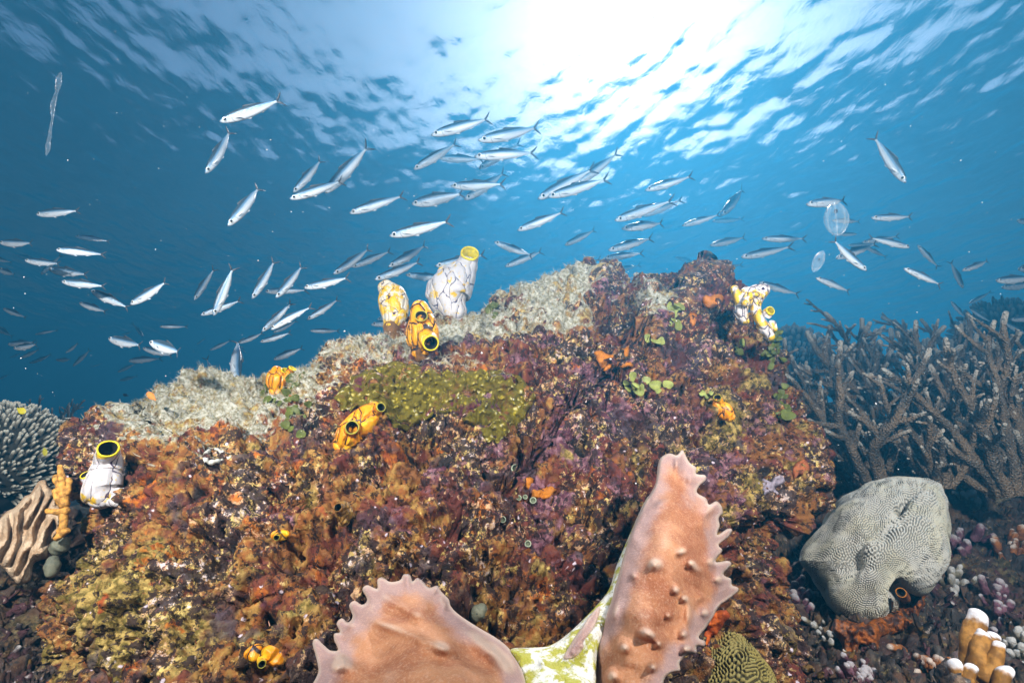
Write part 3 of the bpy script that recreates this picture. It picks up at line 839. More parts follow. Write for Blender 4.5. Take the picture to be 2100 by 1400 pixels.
def crust(name, label, cat, outline, mat, T=0.006, edge=14, step=4, lump=0.004, lsc=60, group=None, relief_=None):
    c = np.mean(outline, 0)
    def Yf(px, py):
        Y, _ = rock_depth_map(px, py, 1.0)
        return Y - (0.006 if edge > 10 else 0.002)
    def ex(px, py, d):
        q = rays(px, py) * 1.0
        return lump * (fbm(q * lsc, 3, 0.6) + 0.6)
    loc = on_rock(*c)[0]
    rg = np.random.default_rng(len(label)); ol = resample(outline, 9); ol = ol + rg.normal(size=ol.shape) * (3.2 if edge > 10 else 1.6)
    o = slab(name, ol, Yf, T, edge, step, mat, None, loc, ex, back=1.6)
    return tag(o, label, cat, group)
crust('encrusting_coral', 'wide olive green encrusting coral with pale polyps draped below the squirts', 'coral',
      [(688, 815), (705, 788), (742, 764), (790, 744), (850, 746), (905, 757), (960, 762), (1000, 754), (1050, 766), (1092, 794), (1100, 815), (1080, 840), (1060, 872), (1032, 900), (1006, 912), (985, 885), (958, 862), (925, 850), (895, 846), (870, 862), (832, 880), (800, 868), (780, 850), (740, 840), (702, 838)],
      CRUST_OLIVE, 0.004, 12, 3.0, 0.008, 70)
crust('encrusting_sponge', 'ochre orange sponge crust with ragged lower edge on the upper right face', 'sponge',
      [(1220, 722), (1246, 727), (1270, 714), (1288, 710), (1290, 732), (1297, 756), (1278, 752), (1262, 748), (1252, 756), (1236, 760), (1226, 748)], SP_ORANGE, group='orange sponge crusts')
crust('encrusting_sponge', 'bright orange sponge crust on the dark knob', 'sponge', [(1440, 612), (1460, 603), (1486, 604), (1482, 618), (1464, 632), (1448, 628)], SP_ORANGE, group='orange sponge crusts')
crust('encrusting_sponge', 'small orange sponge spot at the foot of the dark knob', 'sponge', [(1413, 644), (1427, 644), (1429, 660), (1418, 668), (1412, 658)], SP_ORANGE, edge=7, step=3, group='orange sponge crusts')
crust('encrusting_sponge', 'forked ochre sponge crust left of the tall leaf coral', 'sponge', [(1078, 978), (1092, 982), (1100, 1002), (1130, 994), (1142, 1008), (1116, 1022), (1090, 1020), (1082, 1000)], SP_ORANGE, edge=8, step=3, group='orange sponge crusts')
crust('encrusting_sponge', 'red orange sponge crust behind the lower right edge of the leaf coral', 'sponge', [(1440, 1300), (1452, 1268), (1480, 1248), (1494, 1260), (1480, 1284), (1462, 1306), (1446, 1322)], SP_RED, group='orange sponge crusts')
crust('encrusting_sponge', 'ragged lavender sponge on the right flank of the boulder', 'sponge', [(1550, 990), (1565, 978), (1580, 984), (1598, 974), (1612, 986), (1604, 998), (1590, 1003), (1600, 1014), (1576, 1010), (1558, 1024), (1562, 1004)], SP_LAV, 0.008, 7, 3, group=None)
crust('encrusting_sponge', 'dull rusty sponge crust on the bulging right flank', 'sponge', [(1634, 948), (1650, 944), (1658, 960), (1652, 976), (1640, 972), (1630, 984), (1628, 964)], SP_RUST0, edge=6, step=3, group='orange sponge crusts')

# pale rimmed hole in the turf
def rim_ring(label, cx, cy, rx, ry, tube, mat):
    pts = []
    for k in range(40):
        a = 2 * math.pi * k / 40
        j = 1 + 0.10 * math.sin(3 * a + 1) + 0.05 * math.sin(7 * a)
        pts.append(np.array(on_rock(cx + rx * j * math.cos(a), cy + ry * j * math.sin(a))[0]) - (0, 0.004, 0))
    path = np.array(pts); loc = on_rock(cx, cy)[0]
    seg = 8; v, f = [], []
    n = len(path)
    for i in range(n):
        t = path[(i + 1) % n] - path[i - 1]; t /= np.linalg.norm(t)
        u = np.cross(t, (0, -1, 0.3)); u /= np.linalg.norm(u); w = np.cross(t, u)
        for j in range(seg):
            a = 2 * math.pi * j / seg
            v.append(path[i] + (u * math.cos(a) + w * math.sin(a)) * tube * (1 + 0.25 * math.sin(i * 1.7)))
    for i in range(n):
        for j in range(seg):
            f.append((i * seg + j, i * seg + (j + 1) % seg, ((i + 1) % n) * seg + (j + 1) % seg, ((i + 1) % n) * seg + j))
    o = link('shell_rim', mesh_np('shell_rim', lumpy(np.array(v), 0.002, 90), f, mat, loc), loc)
    return tag(o, label, 'shell')
rim_ring('pale crusted shell rim around an oval hole in the left turf', 445, 936, 24, 12, 0.0035, plain('pale_crusted_shell', (0.55, 0.55, 0.50), 0.8))

# little ringed polyps
POLYP, POLYP_RIM = plain('green_polyp', (0.10, 0.12, 0.07), 0.6), plain('pale_polyp_rim', (0.30, 0.34, 0.24), 0.6)
for (x, y, r, lb) in [(1057, 962, 9, 'largest green ringed polyp, above the forked ochre sponge'), (1064, 1022, 6, 'green ringed polyp under the forked ochre sponge, left of its neighbours'),
                      (1077, 1020, 5, 'smallest green ringed polyp, between two larger ones'), (1093, 1027, 7, 'green ringed polyp under the middle of the forked ochre sponge'),
                      (1031, 1066, 7, 'green ringed polyp on the reddish rock lower left of the forked sponge'), (1083, 1116, 7, 'lowest green ringed polyp, well below the forked sponge')]:
    h, nn = on_rock(x, y)
    e = empty('ringed_polyp', h, lb, 'polyp', 'green ringed polyps')
    s = siphon(e, h, [(x, y, 0.002, r * .8), (x, y - 1, -0.006, r), (x, y - 1.5, -0.010, r)], h.y, (POLYP, POLYP_RIM, POLYP), seg=14, wall=0.66, depth=.14); s.location = (0, 0, 0); s.name = 'cup'

# ------------------------------------------------------------------ the leaf shaped leather coral
LM = NT('leather_coral_skin')
_e = LM.attr('edge', 'Fac')
_n = LM.noise(14, 5, 0.65)
_c = LM.mix(LM.step(_n, 0.36, 0.64), (0.32, 0.105, 0.042), (0.53, 0.235, 0.110))
_mv = LM.math('ADD', LM.step(_e, 70, 0), LM.math('MULTIPLY', LM.math('SUBTRACT', LM.noise(9, 5, 0.65, LM.off((2, 2, 5))), 0.46), 2.4))
_c = LM.mix(LM.math('MULTIPLY', LM.step(_mv, 0.38, 1.0), 0.85), _c, (0.37, 0.245, 0.235))
_c = LM.mix(LM.step(_e, 9, 0), _c, (0.56, 0.43, 0.36))
_c = LM.mix(LM.math('MULTIPLY', LM.step(LM.noise(420, 3, 0.7), 0.48, 0.66), 0.35), _c, (0.70, 0.44, 0.31))
_c = LM.mix(LM.math('MULTIPLY', LM.step(LM.attr('knob', 'Fac'), 0.009, 0.020), 0.75), _c, (0.62, 0.44, 0.33))
LEATHER = LM.done(_c, 0.62, LM.bump(LM.math('ADD', LM.noise(380, 4, 0.75), LM.math('MULTIPLY', LM.noise(60, 4, 0.65), 1.1)), 0.8, 0.0024), 0.3, **{'Subsurface Weight': 0.12, 'Subsurface Radius': (0.01, 0.005, 0.003), 'Subsurface Scale': 1.0})
SM = NT('leather_coral_stalk')
_n = SM.noise(48, 5, 0.7)
_c = SM.mix(SM.step(_n, 0.46, 0.56), (0.70, 0.69, 0.62), (0.40, 0.38, 0.045))
_c = SM.mix(SM.step(SM.noise(110, 4, 0.7), 0.62, 0.70), _c, (0.16, 0.16, 0.03))
STALK = SM.done(_c, 0.6, SM.bump(SM.math('ADD', SM.noise(120, 4, .7), SM.math('MULTIPLY', _n, 1.5)), 0.9, 0.004), 0.3)
RLEAF = [(1349, 954), (1356, 937), (1373, 929), (1388, 933), (1399, 922), (1405, 931), (1414, 948), (1428, 959), (1428, 971), (1446, 974), (1447, 984), (1433, 997), (1430, 1010), (1448, 1021), (1454, 1034), (1469, 1027), (1480, 1038), (1482, 1053), (1474, 1061), (1476, 1079), (1471, 1096), (1493, 1083), (1502, 1088), (1493, 1102), (1474, 1117), (1482, 1128), (1471, 1143), (1469, 1152), (1492, 1149), (1500, 1157), (1484, 1177), (1499, 1186), (1501, 1199), (1512, 1203), (1514, 1212), (1493, 1229), (1476, 1241), (1463, 1263), (1450, 1284), (1433, 1306), (1446, 1314), (1444, 1325), (1429, 1325), (1428, 1338), (1411, 1342), (1394, 1357), (1394, 1374), (1373, 1381), (1360, 1400), (1356, 1470), (1212, 1470), (1210, 1400), (1212, 1357), (1219, 1314), (1240, 1263), (1253, 1229), (1266, 1186), (1291, 1100), (1317, 1040), (1343, 993)]
LLEAF = [(641, 1319), (650, 1309), (661, 1319), (678, 1333), (693, 1331), (685, 1311), (686, 1298), (697, 1295), (690, 1278), (701, 1267), (714, 1275), (723, 1263), (716, 1241), (727, 1231), (743, 1239), (753, 1229), (743, 1208), (753, 1199), (773, 1206), (774, 1188), (785, 1183), (799, 1192), (820, 1189), (828, 1177), (841, 1178), (846, 1191), (856, 1184), (868, 1192), (880, 1204), (897, 1200), (905, 1212), (920, 1228), (925, 1243), (942, 1260), (980, 1285), (1019, 1308), (1044, 1329), (1066, 1359), (1079, 1400), (1082, 1470), (655, 1470), (653, 1372)]
STK = [(1047, 1331), (1088, 1327), (1129, 1322), (1171, 1293), (1223, 1241), (1249, 1207), (1264, 1160), (1290, 1098), (1318, 1036), (1332, 1016), (1336, 1040), (1302, 1117), (1280, 1180), (1266, 1229), (1246, 1284), (1226, 1336), (1222, 1400), (1222, 1470), (1070, 1470), (1068, 1400), (1058, 1360)]
def leaf_Y(px, py): return 0.485 + 0.26 * np.clip((1420 - py) / 480, -0.3, 1.2) + 0.00005 * (px - 1340) ** 2 * 0.1 + 0.018 * np.sin((px + py) / 70.0)
def lleaf_Y(px, py): return 0.47 + 0.20 * np.clip((1420 - py) / 240, -0.3, 1.2) ** 1.2 * 1.0 + 0.012 * np.sin((px - py) / 55.0) + 0.00018 * np.abs(px - 860)
def stalk_Y(px, py): return 0.525 + 0.25 * np.clip((1420 - py) / 480, -0.3, 1.2)
def knobs(lst, scale=1.0):
    def f(px, py, d):
        h = 0.0075 * fbm(np.stack([px / 60, py / 60, 0 * px], -1), 2)
        for (x, y, s, a, *r) in lst:
            sy = r[0] if r else s; ro = r[1] if len(r) > 1 else 0
            g = gauss(px, py, x, y, s, sy, ro)
            h = h + scale * a * g ** 0.8
        return h
    return f
rk = knobs([(1388, 952, 6, .014, 16), (1415, 985, 8, .014), (1357, 1033, 15, .012, 7, -.5), (1342, 1157, 11, .022), (1398, 1131, 12, .018, 7, -.4), (1418, 1154, 8, .016), (1386, 1210, 9, .020), (1403, 1226, 8, .018),
            (1330, 1300, 17, .024, 10, .3), (1351, 1320, 8, .016), (1280, 1328, 9, .018), (1446, 1255, 10, .022), (1402, 1300, 9, .022), (1260, 1255, 9, .014, 20, .3), (1255, 1385, 14, .022), (1459, 1150, 12, .020), (1473, 1188, 9, .020),
            (1455, 1045, 18, .016, 9, -.8), (1408, 1330, 10, .020), (1412, 1260, 8, .016, 22), (1380, 1180, 40, .010, 14, .8), (1430, 1165, 26, .012, 10, .5), (1360, 1110, 60, .010, 40), (1310, 1250, 40, .012, 60), (1440, 1100, 30, -.012, 18, .6), (1420, 1205, 36, -.010, 10, .6), (1371, 1262, 7, .014), (1339, 1368, 8, .016), (1300, 1180, 6, .010), (1436, 1225, 7, .014)], 0.92)
lk = knobs([(836, 1190, 7, .016, 14), (892, 1208, 7, .016, 13, .6), (905, 1228, 7, .015, 12, .6), (912, 1241, 7, .014, 12, .6), (820, 1240, 42, .014, 9, .55), (860, 1258, 12, .014), (845, 1300, 70, .020, 14, .42), (790, 1282, 30, .012, 9, .3), (910, 1325, 22, .018, 14, .3), (700, 1345, 36, .024, 14, .85), (690, 1365, 14, .020),
            (1000, 1325, 60, .026, 16, .62), (1040, 1370, 40, .020, 18, .95), (985, 1365, 50, -.012, 18, .6), (760, 1245, 30, .010, 10, -.7), (740, 1300, 20, .008, 50), (720, 1280, 10, .014, 8), (950, 1385, 40, .014, 20), (800, 1380, 60, .012, 40)], 0.78)
leaf = empty('leather_coral', P(1150, 1460, 0.56), 'big pinkish brown leather coral with two knobbly leaf shaped lobes on a white stalk', 'soft coral')
for nm, ol, Yf, T, ed, mt, ex in (('lobe', RLEAF, leaf_Y, 0.010, 11, LEATHER, rk), ('lobe', LLEAF, lleaf_Y, 0.011, 12, LEATHER, lk), ('stalk', STK, stalk_Y, 0.018, 22, STALK, knobs([(1112, 1358, 6, .010), (1150, 1400, 30, .01), (1190, 1320, 40, .012, 9, -.8)]))):
    s = slab(nm, ol, Yf, T, ed, 3.0 if nm == 'lobe' else 4.0, mt, leaf, leaf.location, ex); s.location = (0, 0, 0)
# the narrow brown side lobe that grows on the stalk
s = slab('side_lobe', [(1155, 1350), (1170, 1320), (1190, 1290), (1214, 1256), (1230, 1242), (1228, 1262), (1216, 1290), (1200, 1318), (1196, 1330), (1178, 1348)], lambda px, py: stalk_Y(px, py) - 0.020, 0.008, 8, 2.5, LEATHER, leaf, leaf.location, knobs([(1190, 1312, 22, .006, 6, -.9), (1196, 1325, 5, .007), (1176, 1338, 5, .006)])); s.location = (0, 0, 0)
# ------------------------------------------------------------------ the darker reef beside the boulder
def mound(name, label, c, outline, Yf, bulge, n, seed, mat, amp=1.0, tw=0.0):
    v, px, py, rho = relief(c, outline, Yf, bulge, n, 1.30)
    v = v + 0.0
    sv = v + seed
    nr = grid_normals(v, n)
    w = sv + 0.02 * np.stack([noise3(sv * 9 + k * 31) for k in range(3)], -1)
    pits = worley_pits(w, 11, 6, 0.45)
    d = 0.045 * fbm(w * 4.5, 2) + 0.040 * (fbm(w * 10 + 5, 3, 0.55, ridged=True) - 0.8) - 0.05 * pits
    v = v + nr * (d * amp)[:, None]
    nr = grid_normals(v, n)
    f = fbm(w * 34, 3, 0.6, ridged=True)
    v = v + nr * ((0.010 * (f - .8) + 0.008 * (np.abs(noise3(w * 75)) * 2 - .5) + 0.004 * noise3(w * 170)) * amp)[:, None]
    loc = P(c[0], c[1], float(Yf(np.array([c[0]]), np.array([c[1]]))[0]) + bulge)
    mk = np.stack([np.full(len(px), tw), 0 * px, 0.3 + 0 * px, 1 + 0 * px], -1)
    o = link(name, mesh_np(name, v, grid_faces(n), mat, loc, attrs={'mask': ('FLOAT_COLOR', mk), 'pit': ('FLOAT', pits)}), loc)
    tag(o, label, 'reef rock')
    k = 3; g = v.reshape(n, n, 3)[::k, ::k]; m = g.shape[0]
    return BVHTree.FromPolygons(g.reshape(-1, 3).tolist(), grid_faces(m).tolist())
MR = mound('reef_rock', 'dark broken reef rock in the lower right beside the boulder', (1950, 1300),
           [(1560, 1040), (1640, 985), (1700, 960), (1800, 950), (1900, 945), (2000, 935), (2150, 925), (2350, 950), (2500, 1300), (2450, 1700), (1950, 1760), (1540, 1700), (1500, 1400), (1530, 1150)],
           lambda px, py: 0.86 + 0.85 * np.clip((1420 - py) / 470, -0.4, 1.1) + 0.00012 * np.abs(px - 1900), 0.10, 420, 3.3, SHADED_MAT)
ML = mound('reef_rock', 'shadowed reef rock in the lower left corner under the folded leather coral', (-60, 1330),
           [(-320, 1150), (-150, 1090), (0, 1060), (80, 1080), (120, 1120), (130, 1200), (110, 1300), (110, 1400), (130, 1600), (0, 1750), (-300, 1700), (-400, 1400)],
           lambda px, py: 0.95 + 0.25 * np.clip((1420 - py) / 400, -0.4, 1.1), 0.10, 260, 8.1, SHADED_MAT)
def on_mound(b, px, py, d=1.2):
    r = Vector(rays(px, py)).normalized()
    h, nn, i, di = b.ray_cast(ORIG, r)
    return (h, nn) if h is not None else (P(px, py, d), Vector((0, -1, 0)))

# ------------------------------------------------------------------ the grey brain coral
def maze(n, period, seed):
    r = np.random.default_rng(seed).normal(size=(n, n))
    k = np.hypot(*np.meshgrid(np.fft.fftfreq(n), np.fft.fftfreq(n)))
    g = np.exp(-((k - 1 / period) / (0.16 / period)) ** 2)
    z = np.real(np.fft.ifft2(np.fft.fft2(r) * g)); z /= z.std()
    for _ in range(6):                                  # relax towards even winding ridges
        z = np.tanh(1.6 * z); z = np.real(np.fft.ifft2(np.fft.fft2(z) * g)); z /= z.std()
    return np.tanh(1.3 * z)
def brain(name, label, c, outline, Yf, bulge, n, period, seed, cols, dents=(), rh=0.0022, cat='brain coral', rmax=1.3):
    v, px, py, rho = relief(c, outline, Yf, bulge, n, rmax, 0.92)
    nr = grid_normals(v, n)
    d = 0.012 * fbm(v * 9 + seed, 2)
    for (x, y, sx, sy, ro, a) in dents: d = d + a * gauss(px, py, x, y, sx, sy, ro)
    v = v + nr * d[:, None]
    nr = grid_normals(v, n)
    z = maze(n, period, seed).ravel()
    v = v + nr * (rh * z)[:, None]
    loc = P(c[0], c[1], float(Yf(np.array([c[0]], float), np.array([c[1]], float))[0]) + bulge)
    m = NT(name + '_skin')
    s = m.step(m.attr('ridge', 'Fac'), -0.45, 0.55)
    a, b = cols
    col = m.mix(s, a, m.mix(m.step(m.noise(14, 3), 0.42, 0.6), b, (b[0] * 1.0, b[1] * 0.98, b[2] * 0.86)))
    mt = m.done(col, 0.75, m.bump(m.noise(300, 3), 0.3, 0.001), 0.2)
    o = link(name, mesh_np(name, v, grid_faces(n), mt, loc, attrs={'ridge': ('FLOAT', z)}), loc)
    return tag(o, label, cat)
brain('brain_coral', 'pale grey brain coral boulder with winding ridges and a deep dimple', (1800, 1130),
      [(1641, 1150), (1652, 1122), (1668, 1098), (1690, 1076), (1715, 1050), (1740, 1022), (1768, 1004), (1800, 988), (1840, 977), (1875, 977), (1905, 980), (1928, 994), (1940, 1020), (1944, 1070), (1940, 1110), (1934, 1145), (1916, 1185), (1888, 1215), (1862, 1222), (1846, 1244), (1822, 1266), (1796, 1280), (1760, 1276), (1728, 1262), (1700, 1240), (1684, 1210), (1664, 1182)],
      lambda px, py: 0.98 + 0.16 * np.clip((1280 - py) / 300, -0.3, 1.2) - 0.05 * (px - 1800) / 150, 0.15, 700, 5.6, 21, ((0.17, 0.165, 0.145), (0.42, 0.405, 0.36)),
      dents=[(1850, 1030, 10, 16, .3, -.045), (1868, 1010, 34, 10, -.5, -.018), (1745, 1135, 30, 46, .5, -.030), (1790, 1090, 24, 80, .55, -.012), (1780, 1125, 26, 20, 0, .022), (1775, 1215, 24, 20, 0, -.012), (1850, 1215, 20, 24, .4, -.03), (1900, 1080, 40, 60, 0, .012), (1740, 1060, 40, 30, -.6, .012)])
brain('brain_coral', 'small olive maze coral dome half hidden by the lower right boulder edge', (1515, 1375),
      [(1448, 1320), (1475, 1285), (1508, 1280), (1540, 1304), (1566, 1345), (1584, 1400), (1580, 1470), (1500, 1480), (1440, 1450), (1436, 1380)],
      lambda px, py: 0.715 + 0.10 * np.clip((1450 - py) / 170, -0.3, 1.2), 0.07, 340, 7.5, 5, ((0.05, 0.04, 0.014), (0.26, 0.21, 0.07)), cat='maze coral')
SP_RUST = sponge_mat('rusty_sponge', (0.30, 0.085, 0.012), (0.045, 0.022, 0.018), 55)
# orange sponge that holds the brain coral, and the little tube sponge on it
def crust_m(name, label, cat, outline, mat, bv, T=0.008, edge=14, step=4, lump=0.006, lift=0.004, group=None):
    def Yf(px, py): return np.array([on_mound(bv, float(x), float(y))[0].y for x, y in zip(px, py)]) - lift
    loc = on_mound(bv, *np.mean(outline, 0))[0]
    rg = np.random.default_rng(4); ol = resample(outline, 9); ol = ol + rg.normal(size=ol.shape) * 4.0
    o = slab(name, ol, Yf, T, edge, step, mat, None, loc, lambda px, py, d: lump * (fbm(rays(px, py) * 60, 3, 0.6) + 0.6), back=2.0)
    return tag(o, label, cat, group)
crust_m('encrusting_sponge', 'rusty orange sponge crust under the brain coral', 'sponge', [(1716, 1258), (1750, 1270), (1790, 1270), (1830, 1250), (1862, 1214), (1888, 1186), (1904, 1200), (1898, 1236), (1880, 1262), (1856, 1290), (1822, 1296), (1806, 1322), (1770, 1326), (1752, 1352), (1728, 1344), (1720, 1310), (1706, 1290)], SP_RUST, MR, T=0.005, step=3, lump=0.016, lift=0.012)
h_ = P(1846, 1212, 1.03)
e_ = empty('tube_sponge', h_, 'small orange rimmed tube sponge with a black mouth under the brain coral', 'sponge')
s_ = siphon(e_, h_, [(1856, 1226, .05, 10), (1851, 1218, .02, 10), (1848, 1214, -.004, 9.5)], 1.03, (SP_RUST, SP_ORANGE, IN_DARK), wall=.8); s_.location = (0, 0, 0); s_.name = 'tube'

# ------------------------------------------------------------------ staghorn corals
STAG = NT('staghorn_skin')
_t = STAG.attr('tip', 'Fac')
_c = STAG.mix(STAG.step(STAG.noise(12, 4, 0.6), 0.4, 0.62), (0.095, 0.074, 0.056), (0.175, 0.120, 0.075))
_c = STAG.mix(STAG.math('MULTIPLY', STAG.step(STAG.vor(210), 0.34, 0.10), 0.55), _c, (0.42, 0.40, 0.36))
_c = STAG.mix(STAG.math('MULTIPLY', STAG.step(_t, 0.62, 1.0), 0.75), _c, (0.46, 0.42, 0.36))
STAG_MAT = STAG.done(_c, 0.75, STAG.bump(STAG.vor(190), 1.0, 0.006), 0.2)
def tube_rings(path, rad, seg, seed, rough=0.13):
    v, f = loft(path, rad, seg, False, True)
    n = len(path); r = np.random.default_rng(seed)
    ctr = np.repeat(np.asarray(path), seg, 0)
    k = 1 + rough * r.normal(size=(n * seg, 1)).clip(-1.5, 2.0)
    v[:n * seg] = ctr + (v[:n * seg] - ctr) * k
    return v, f
def stag_branch(p, d, r0, L, lvl, rnd, out, spacing=0.009):
    n = max(5, int(L / spacing))
    pts, rad = [np.array(p)], [r0]
    dirv = np.array(d) / np.linalg.norm(d)
    kids = []
    r_tip = r0 * (0.50 if lvl == 0 else 0.55)
    nextk = rnd.uniform(0.10, 0.20) * L
    s = 0
    for i in range(n):
        dirv = dirv + np.array([rnd.gauss(0, 1), rnd.gauss(0, 1), rnd.gauss(0, 1) + 0.22]) * 0.085
        dirv /= np.linalg.norm(dirv)
        pts.append(pts[-1] + dirv * L / n); s += L / n
        t = (i + 1) / n
        rad.append(r0 + (r_tip - r0) * t)
        if lvl < 3 and L > 0.045 and s > nextk and t < 0.93:
            kids.append((pts[-1].copy(), dirv.copy(), rad[-1], t)); nextk = s + rnd.uniform(0.022, 0.055)
    tt = dirv
    for x in (0.35, 0.7, 0.95):
        pts.append(pts[n] + tt * rad[n] * 1.2 * x); rad.append(rad[n] * math.sqrt(1 - x * x * 0.95))
    seg = 9 if r0 > 0.006 else 7
    v, f = tube_rings(pts, rad, seg, rnd.randrange(10 ** 6))
    tip = np.concatenate([np.repeat(np.concatenate([np.linspace(0, 1, n + 1) ** (1 if lvl else 2), [1, 1, 1]]), seg), [1.0]])
    if lvl == 0: tip = tip * np.where(tip > 0.9, 1, 0.8)
    out.append((v, f, tip))
    for (kp, kd, kr, t) in kids:
        a = rnd.uniform(0, 6.283); o = np.cross(kd, (math.cos(a), math.sin(a), 0.2)); o /= np.linalg.norm(o)
        nd = kd * rnd.uniform(0.4, 0.9) + o * rnd.uniform(0.6, 1.25) + np.array((0, 0, 0.25))
        stag_branch(kp, nd, kr * rnd.uniform(0.68, 0.92), L * (1 - t * 0.45) * rnd.uniform(0.15, 0.38), lvl + 1, rnd, out, spacing)
def staghorn(label, base, H, nb, seed, spread=0.8, r0=0.017, lean=(0, 0), mat=STAG_MAT, group='branching staghorn corals', spacing=0.009):
    rnd = random.Random(seed)
    H = H * 1.13
    e = empty('staghorn_coral', base, label, 'branching coral', group)
    for b in range(nb):
        a = 2 * math.pi * (b + rnd.uniform(-.3, .3)) / nb
        k = spread * (0.25 + 0.75 * rnd.random())
        d = np.array([math.cos(a) * k + lean[0], math.sin(a) * k * 0.7 + lean[1], 1.0])
        out = []
        stag_branch(np.array(base) + np.array([math.cos(a), math.sin(a), 0]) * r0 * 1.5 - np.array((0, 0, .02)), d, r0 * rnd.uniform(0.8, 1.1), H * rnd.uniform(0.75, 1.1), 0, rnd, out, spacing)
        v, f = join([(q[0], q[1]) for q in out]); tip = np.concatenate([q[2] for q in out])
        o = link('branch', mesh_np('branch', v, f, mat, base, attrs={'tip': ('FLOAT', tip)}), (0, 0, 0), e)
    return e
staghorn('dark staghorn coral directly behind the brain coral, nearest of the thicket', P(1790, 985, 1.50), 0.36, 8, 1, 1.0, 0.015)
staghorn('tallest staghorn coral in the middle of the thicket with white branch tips', P(1840, 930, 1.85), 0.50, 9, 2, 0.75, 0.018)
staghorn('staghorn coral with orange brown lower branches at the right photo edge', P(2065, 1000, 1.35), 0.40, 8, 3, 0.9, 0.014)
staghorn('staghorn coral next to the right flank of the boulder, leaning left', P(1700, 930, 1.80), 0.44, 8, 4, 0.95, 0.015, (-0.15, 0))
staghorn('dense staghorn coral between the tall one and the right photo edge', P(1965, 930, 1.80), 0.46, 9, 5, 0.85, 0.015)
staghorn('far staghorn coral behind the thicket, bluish in the water', P(1900, 860, 2.5), 0.52, 8, 6, 0.9, 0.018)
staghorn('staghorn coral behind the school at the far right of the thicket', P(2090, 900, 2.2), 0.50, 8, 7, 0.9, 0.018)
staghorn('low staghorn coral filling the gap behind the boulder edge', P(1640, 880, 2.4), 0.40, 7, 8, 1.0, 0.016)
staghorn('staghorn coral with sparse thin twigs at the lower right of the thicket', P(1930, 985, 1.40), 0.27, 7, 9, 1.15, 0.011)
staghorn('staghorn coral filling the middle ground between the tallest one and the boulder', P(1755, 940, 2.05), 0.52, 9, 12, 0.8, 0.016)
staghorn('staghorn coral just right of the tallest one, with many upright twigs', P(1900, 945, 1.65), 0.40, 9, 13, 0.8, 0.014)
staghorn('staghorn coral rising in front of the far round bush', P(2030, 955, 1.75), 0.46, 9, 14, 0.75, 0.015)
staghorn('staghorn coral in the back row of the thicket left of the round bush', P(1985, 880, 2.3), 0.50, 9, 15, 0.8, 0.017)
staghorn('faint blue branching coral on the far left reef beside the bush coral', P(95, 905, 3.1), 0.30, 8, 10, 1.2, 0.010, spacing=0.016)
staghorn('faint blue branching coral nearest the left end of the boulder', P(128, 930, 2.6), 0.26, 7, 11, 1.2, 0.009, spacing=0.016)

# ------------------------------------------------------------------ bush corals
def bush(label, c, Y, rpx, n, seed, col, L, r, squash=0.9, name='bush_coral', group=None):
    ctr = P(c[0], c[1], Y); R = rpx * depth(ctr) / FPX
    rnd = np.random.default_rng(seed)
    e = empty(name, ctr - Vector((0, 0, R * 0.8)), label, 'bush coral', group)
    k = np.arange(n); zz = 1 - 1.75 * (k + .5) / n; ph = k * 2.39996
    dirs = np.stack([np.sqrt(1 - zz ** 2) * np.cos(ph), np.sqrt(1 - zz ** 2) * np.sin(ph), zz], -1) + rnd.normal(size=(n, 3)) * 0.05
    parts, tips = [], []
    for i in range(n):
        d = dirs[i] / np.linalg.norm(dirs[i])
        d2 = d + np.array((0, 0, 0.5)) + rnd.normal(size=3) * 0.12; d2 /= np.linalg.norm(d2)
        p0 = np.array(ctr) + d * R * np.array((1, 1, squash)) * rnd.uniform(0.86, 0.97)
        l = L * rnd.uniform(0.7, 1.25); rr = r * rnd.uniform(0.8, 1.2)
        path = [p0 - d2 * l * 0.5, p0, p0 + d2 * l * 0.5, p0 + d2 * l * 0.85, p0 + d2 * l]
        parts.append(loft(path, [rr * 1.2, rr * 1.1, rr, rr * .8, rr * .35], 7, False, True)); tips.append(np.concatenate([np.repeat([0, .2, .6, .9, 1], 7), [1]]))
    v, f = join(parts)
    m = NT(name + '_twig')
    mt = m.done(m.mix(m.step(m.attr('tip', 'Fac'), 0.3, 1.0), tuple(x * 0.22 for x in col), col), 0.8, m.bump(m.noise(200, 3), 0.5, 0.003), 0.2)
    th, phg = np.meshgrid(np.linspace(0.02, math.pi - .02, 28), np.linspace(0, 2 * math.pi, 40, endpoint=False), indexing='ij')
    s = np.stack([np.sin(th) * np.cos(phg), np.sin(th) * np.sin(phg), np.cos(th) * squash], -1).reshape(-1, 3)
    s = s * (R * (0.90 + 0.05 * fbm(s * 3 + seed, 2)))[:, None] + np.array(ctr)
    idx = np.arange(28 * 40).reshape(28, 40); jx = np.roll(idx, -1, 1)
    fs = np.stack([idx[:-1], idx[1:], jx[1:], jx[:-1]], -1).reshape(-1, 4)
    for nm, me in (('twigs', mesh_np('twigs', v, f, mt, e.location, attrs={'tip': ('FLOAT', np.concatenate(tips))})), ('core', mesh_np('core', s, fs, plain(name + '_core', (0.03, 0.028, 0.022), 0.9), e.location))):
        o = link(nm, me, (0, 0, 0), e)
        if nm == 'twigs': o['kind'] = 'stuff'
    return e
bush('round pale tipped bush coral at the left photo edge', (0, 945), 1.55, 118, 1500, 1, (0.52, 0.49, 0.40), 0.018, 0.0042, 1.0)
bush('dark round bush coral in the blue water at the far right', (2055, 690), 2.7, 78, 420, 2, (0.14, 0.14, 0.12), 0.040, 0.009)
bush('bluish knobbly bush coral right behind the boulder shoulder', (1622, 735), 3.0, 66, 300, 3, (0.30, 0.28, 0.24), 0.045, 0.012)

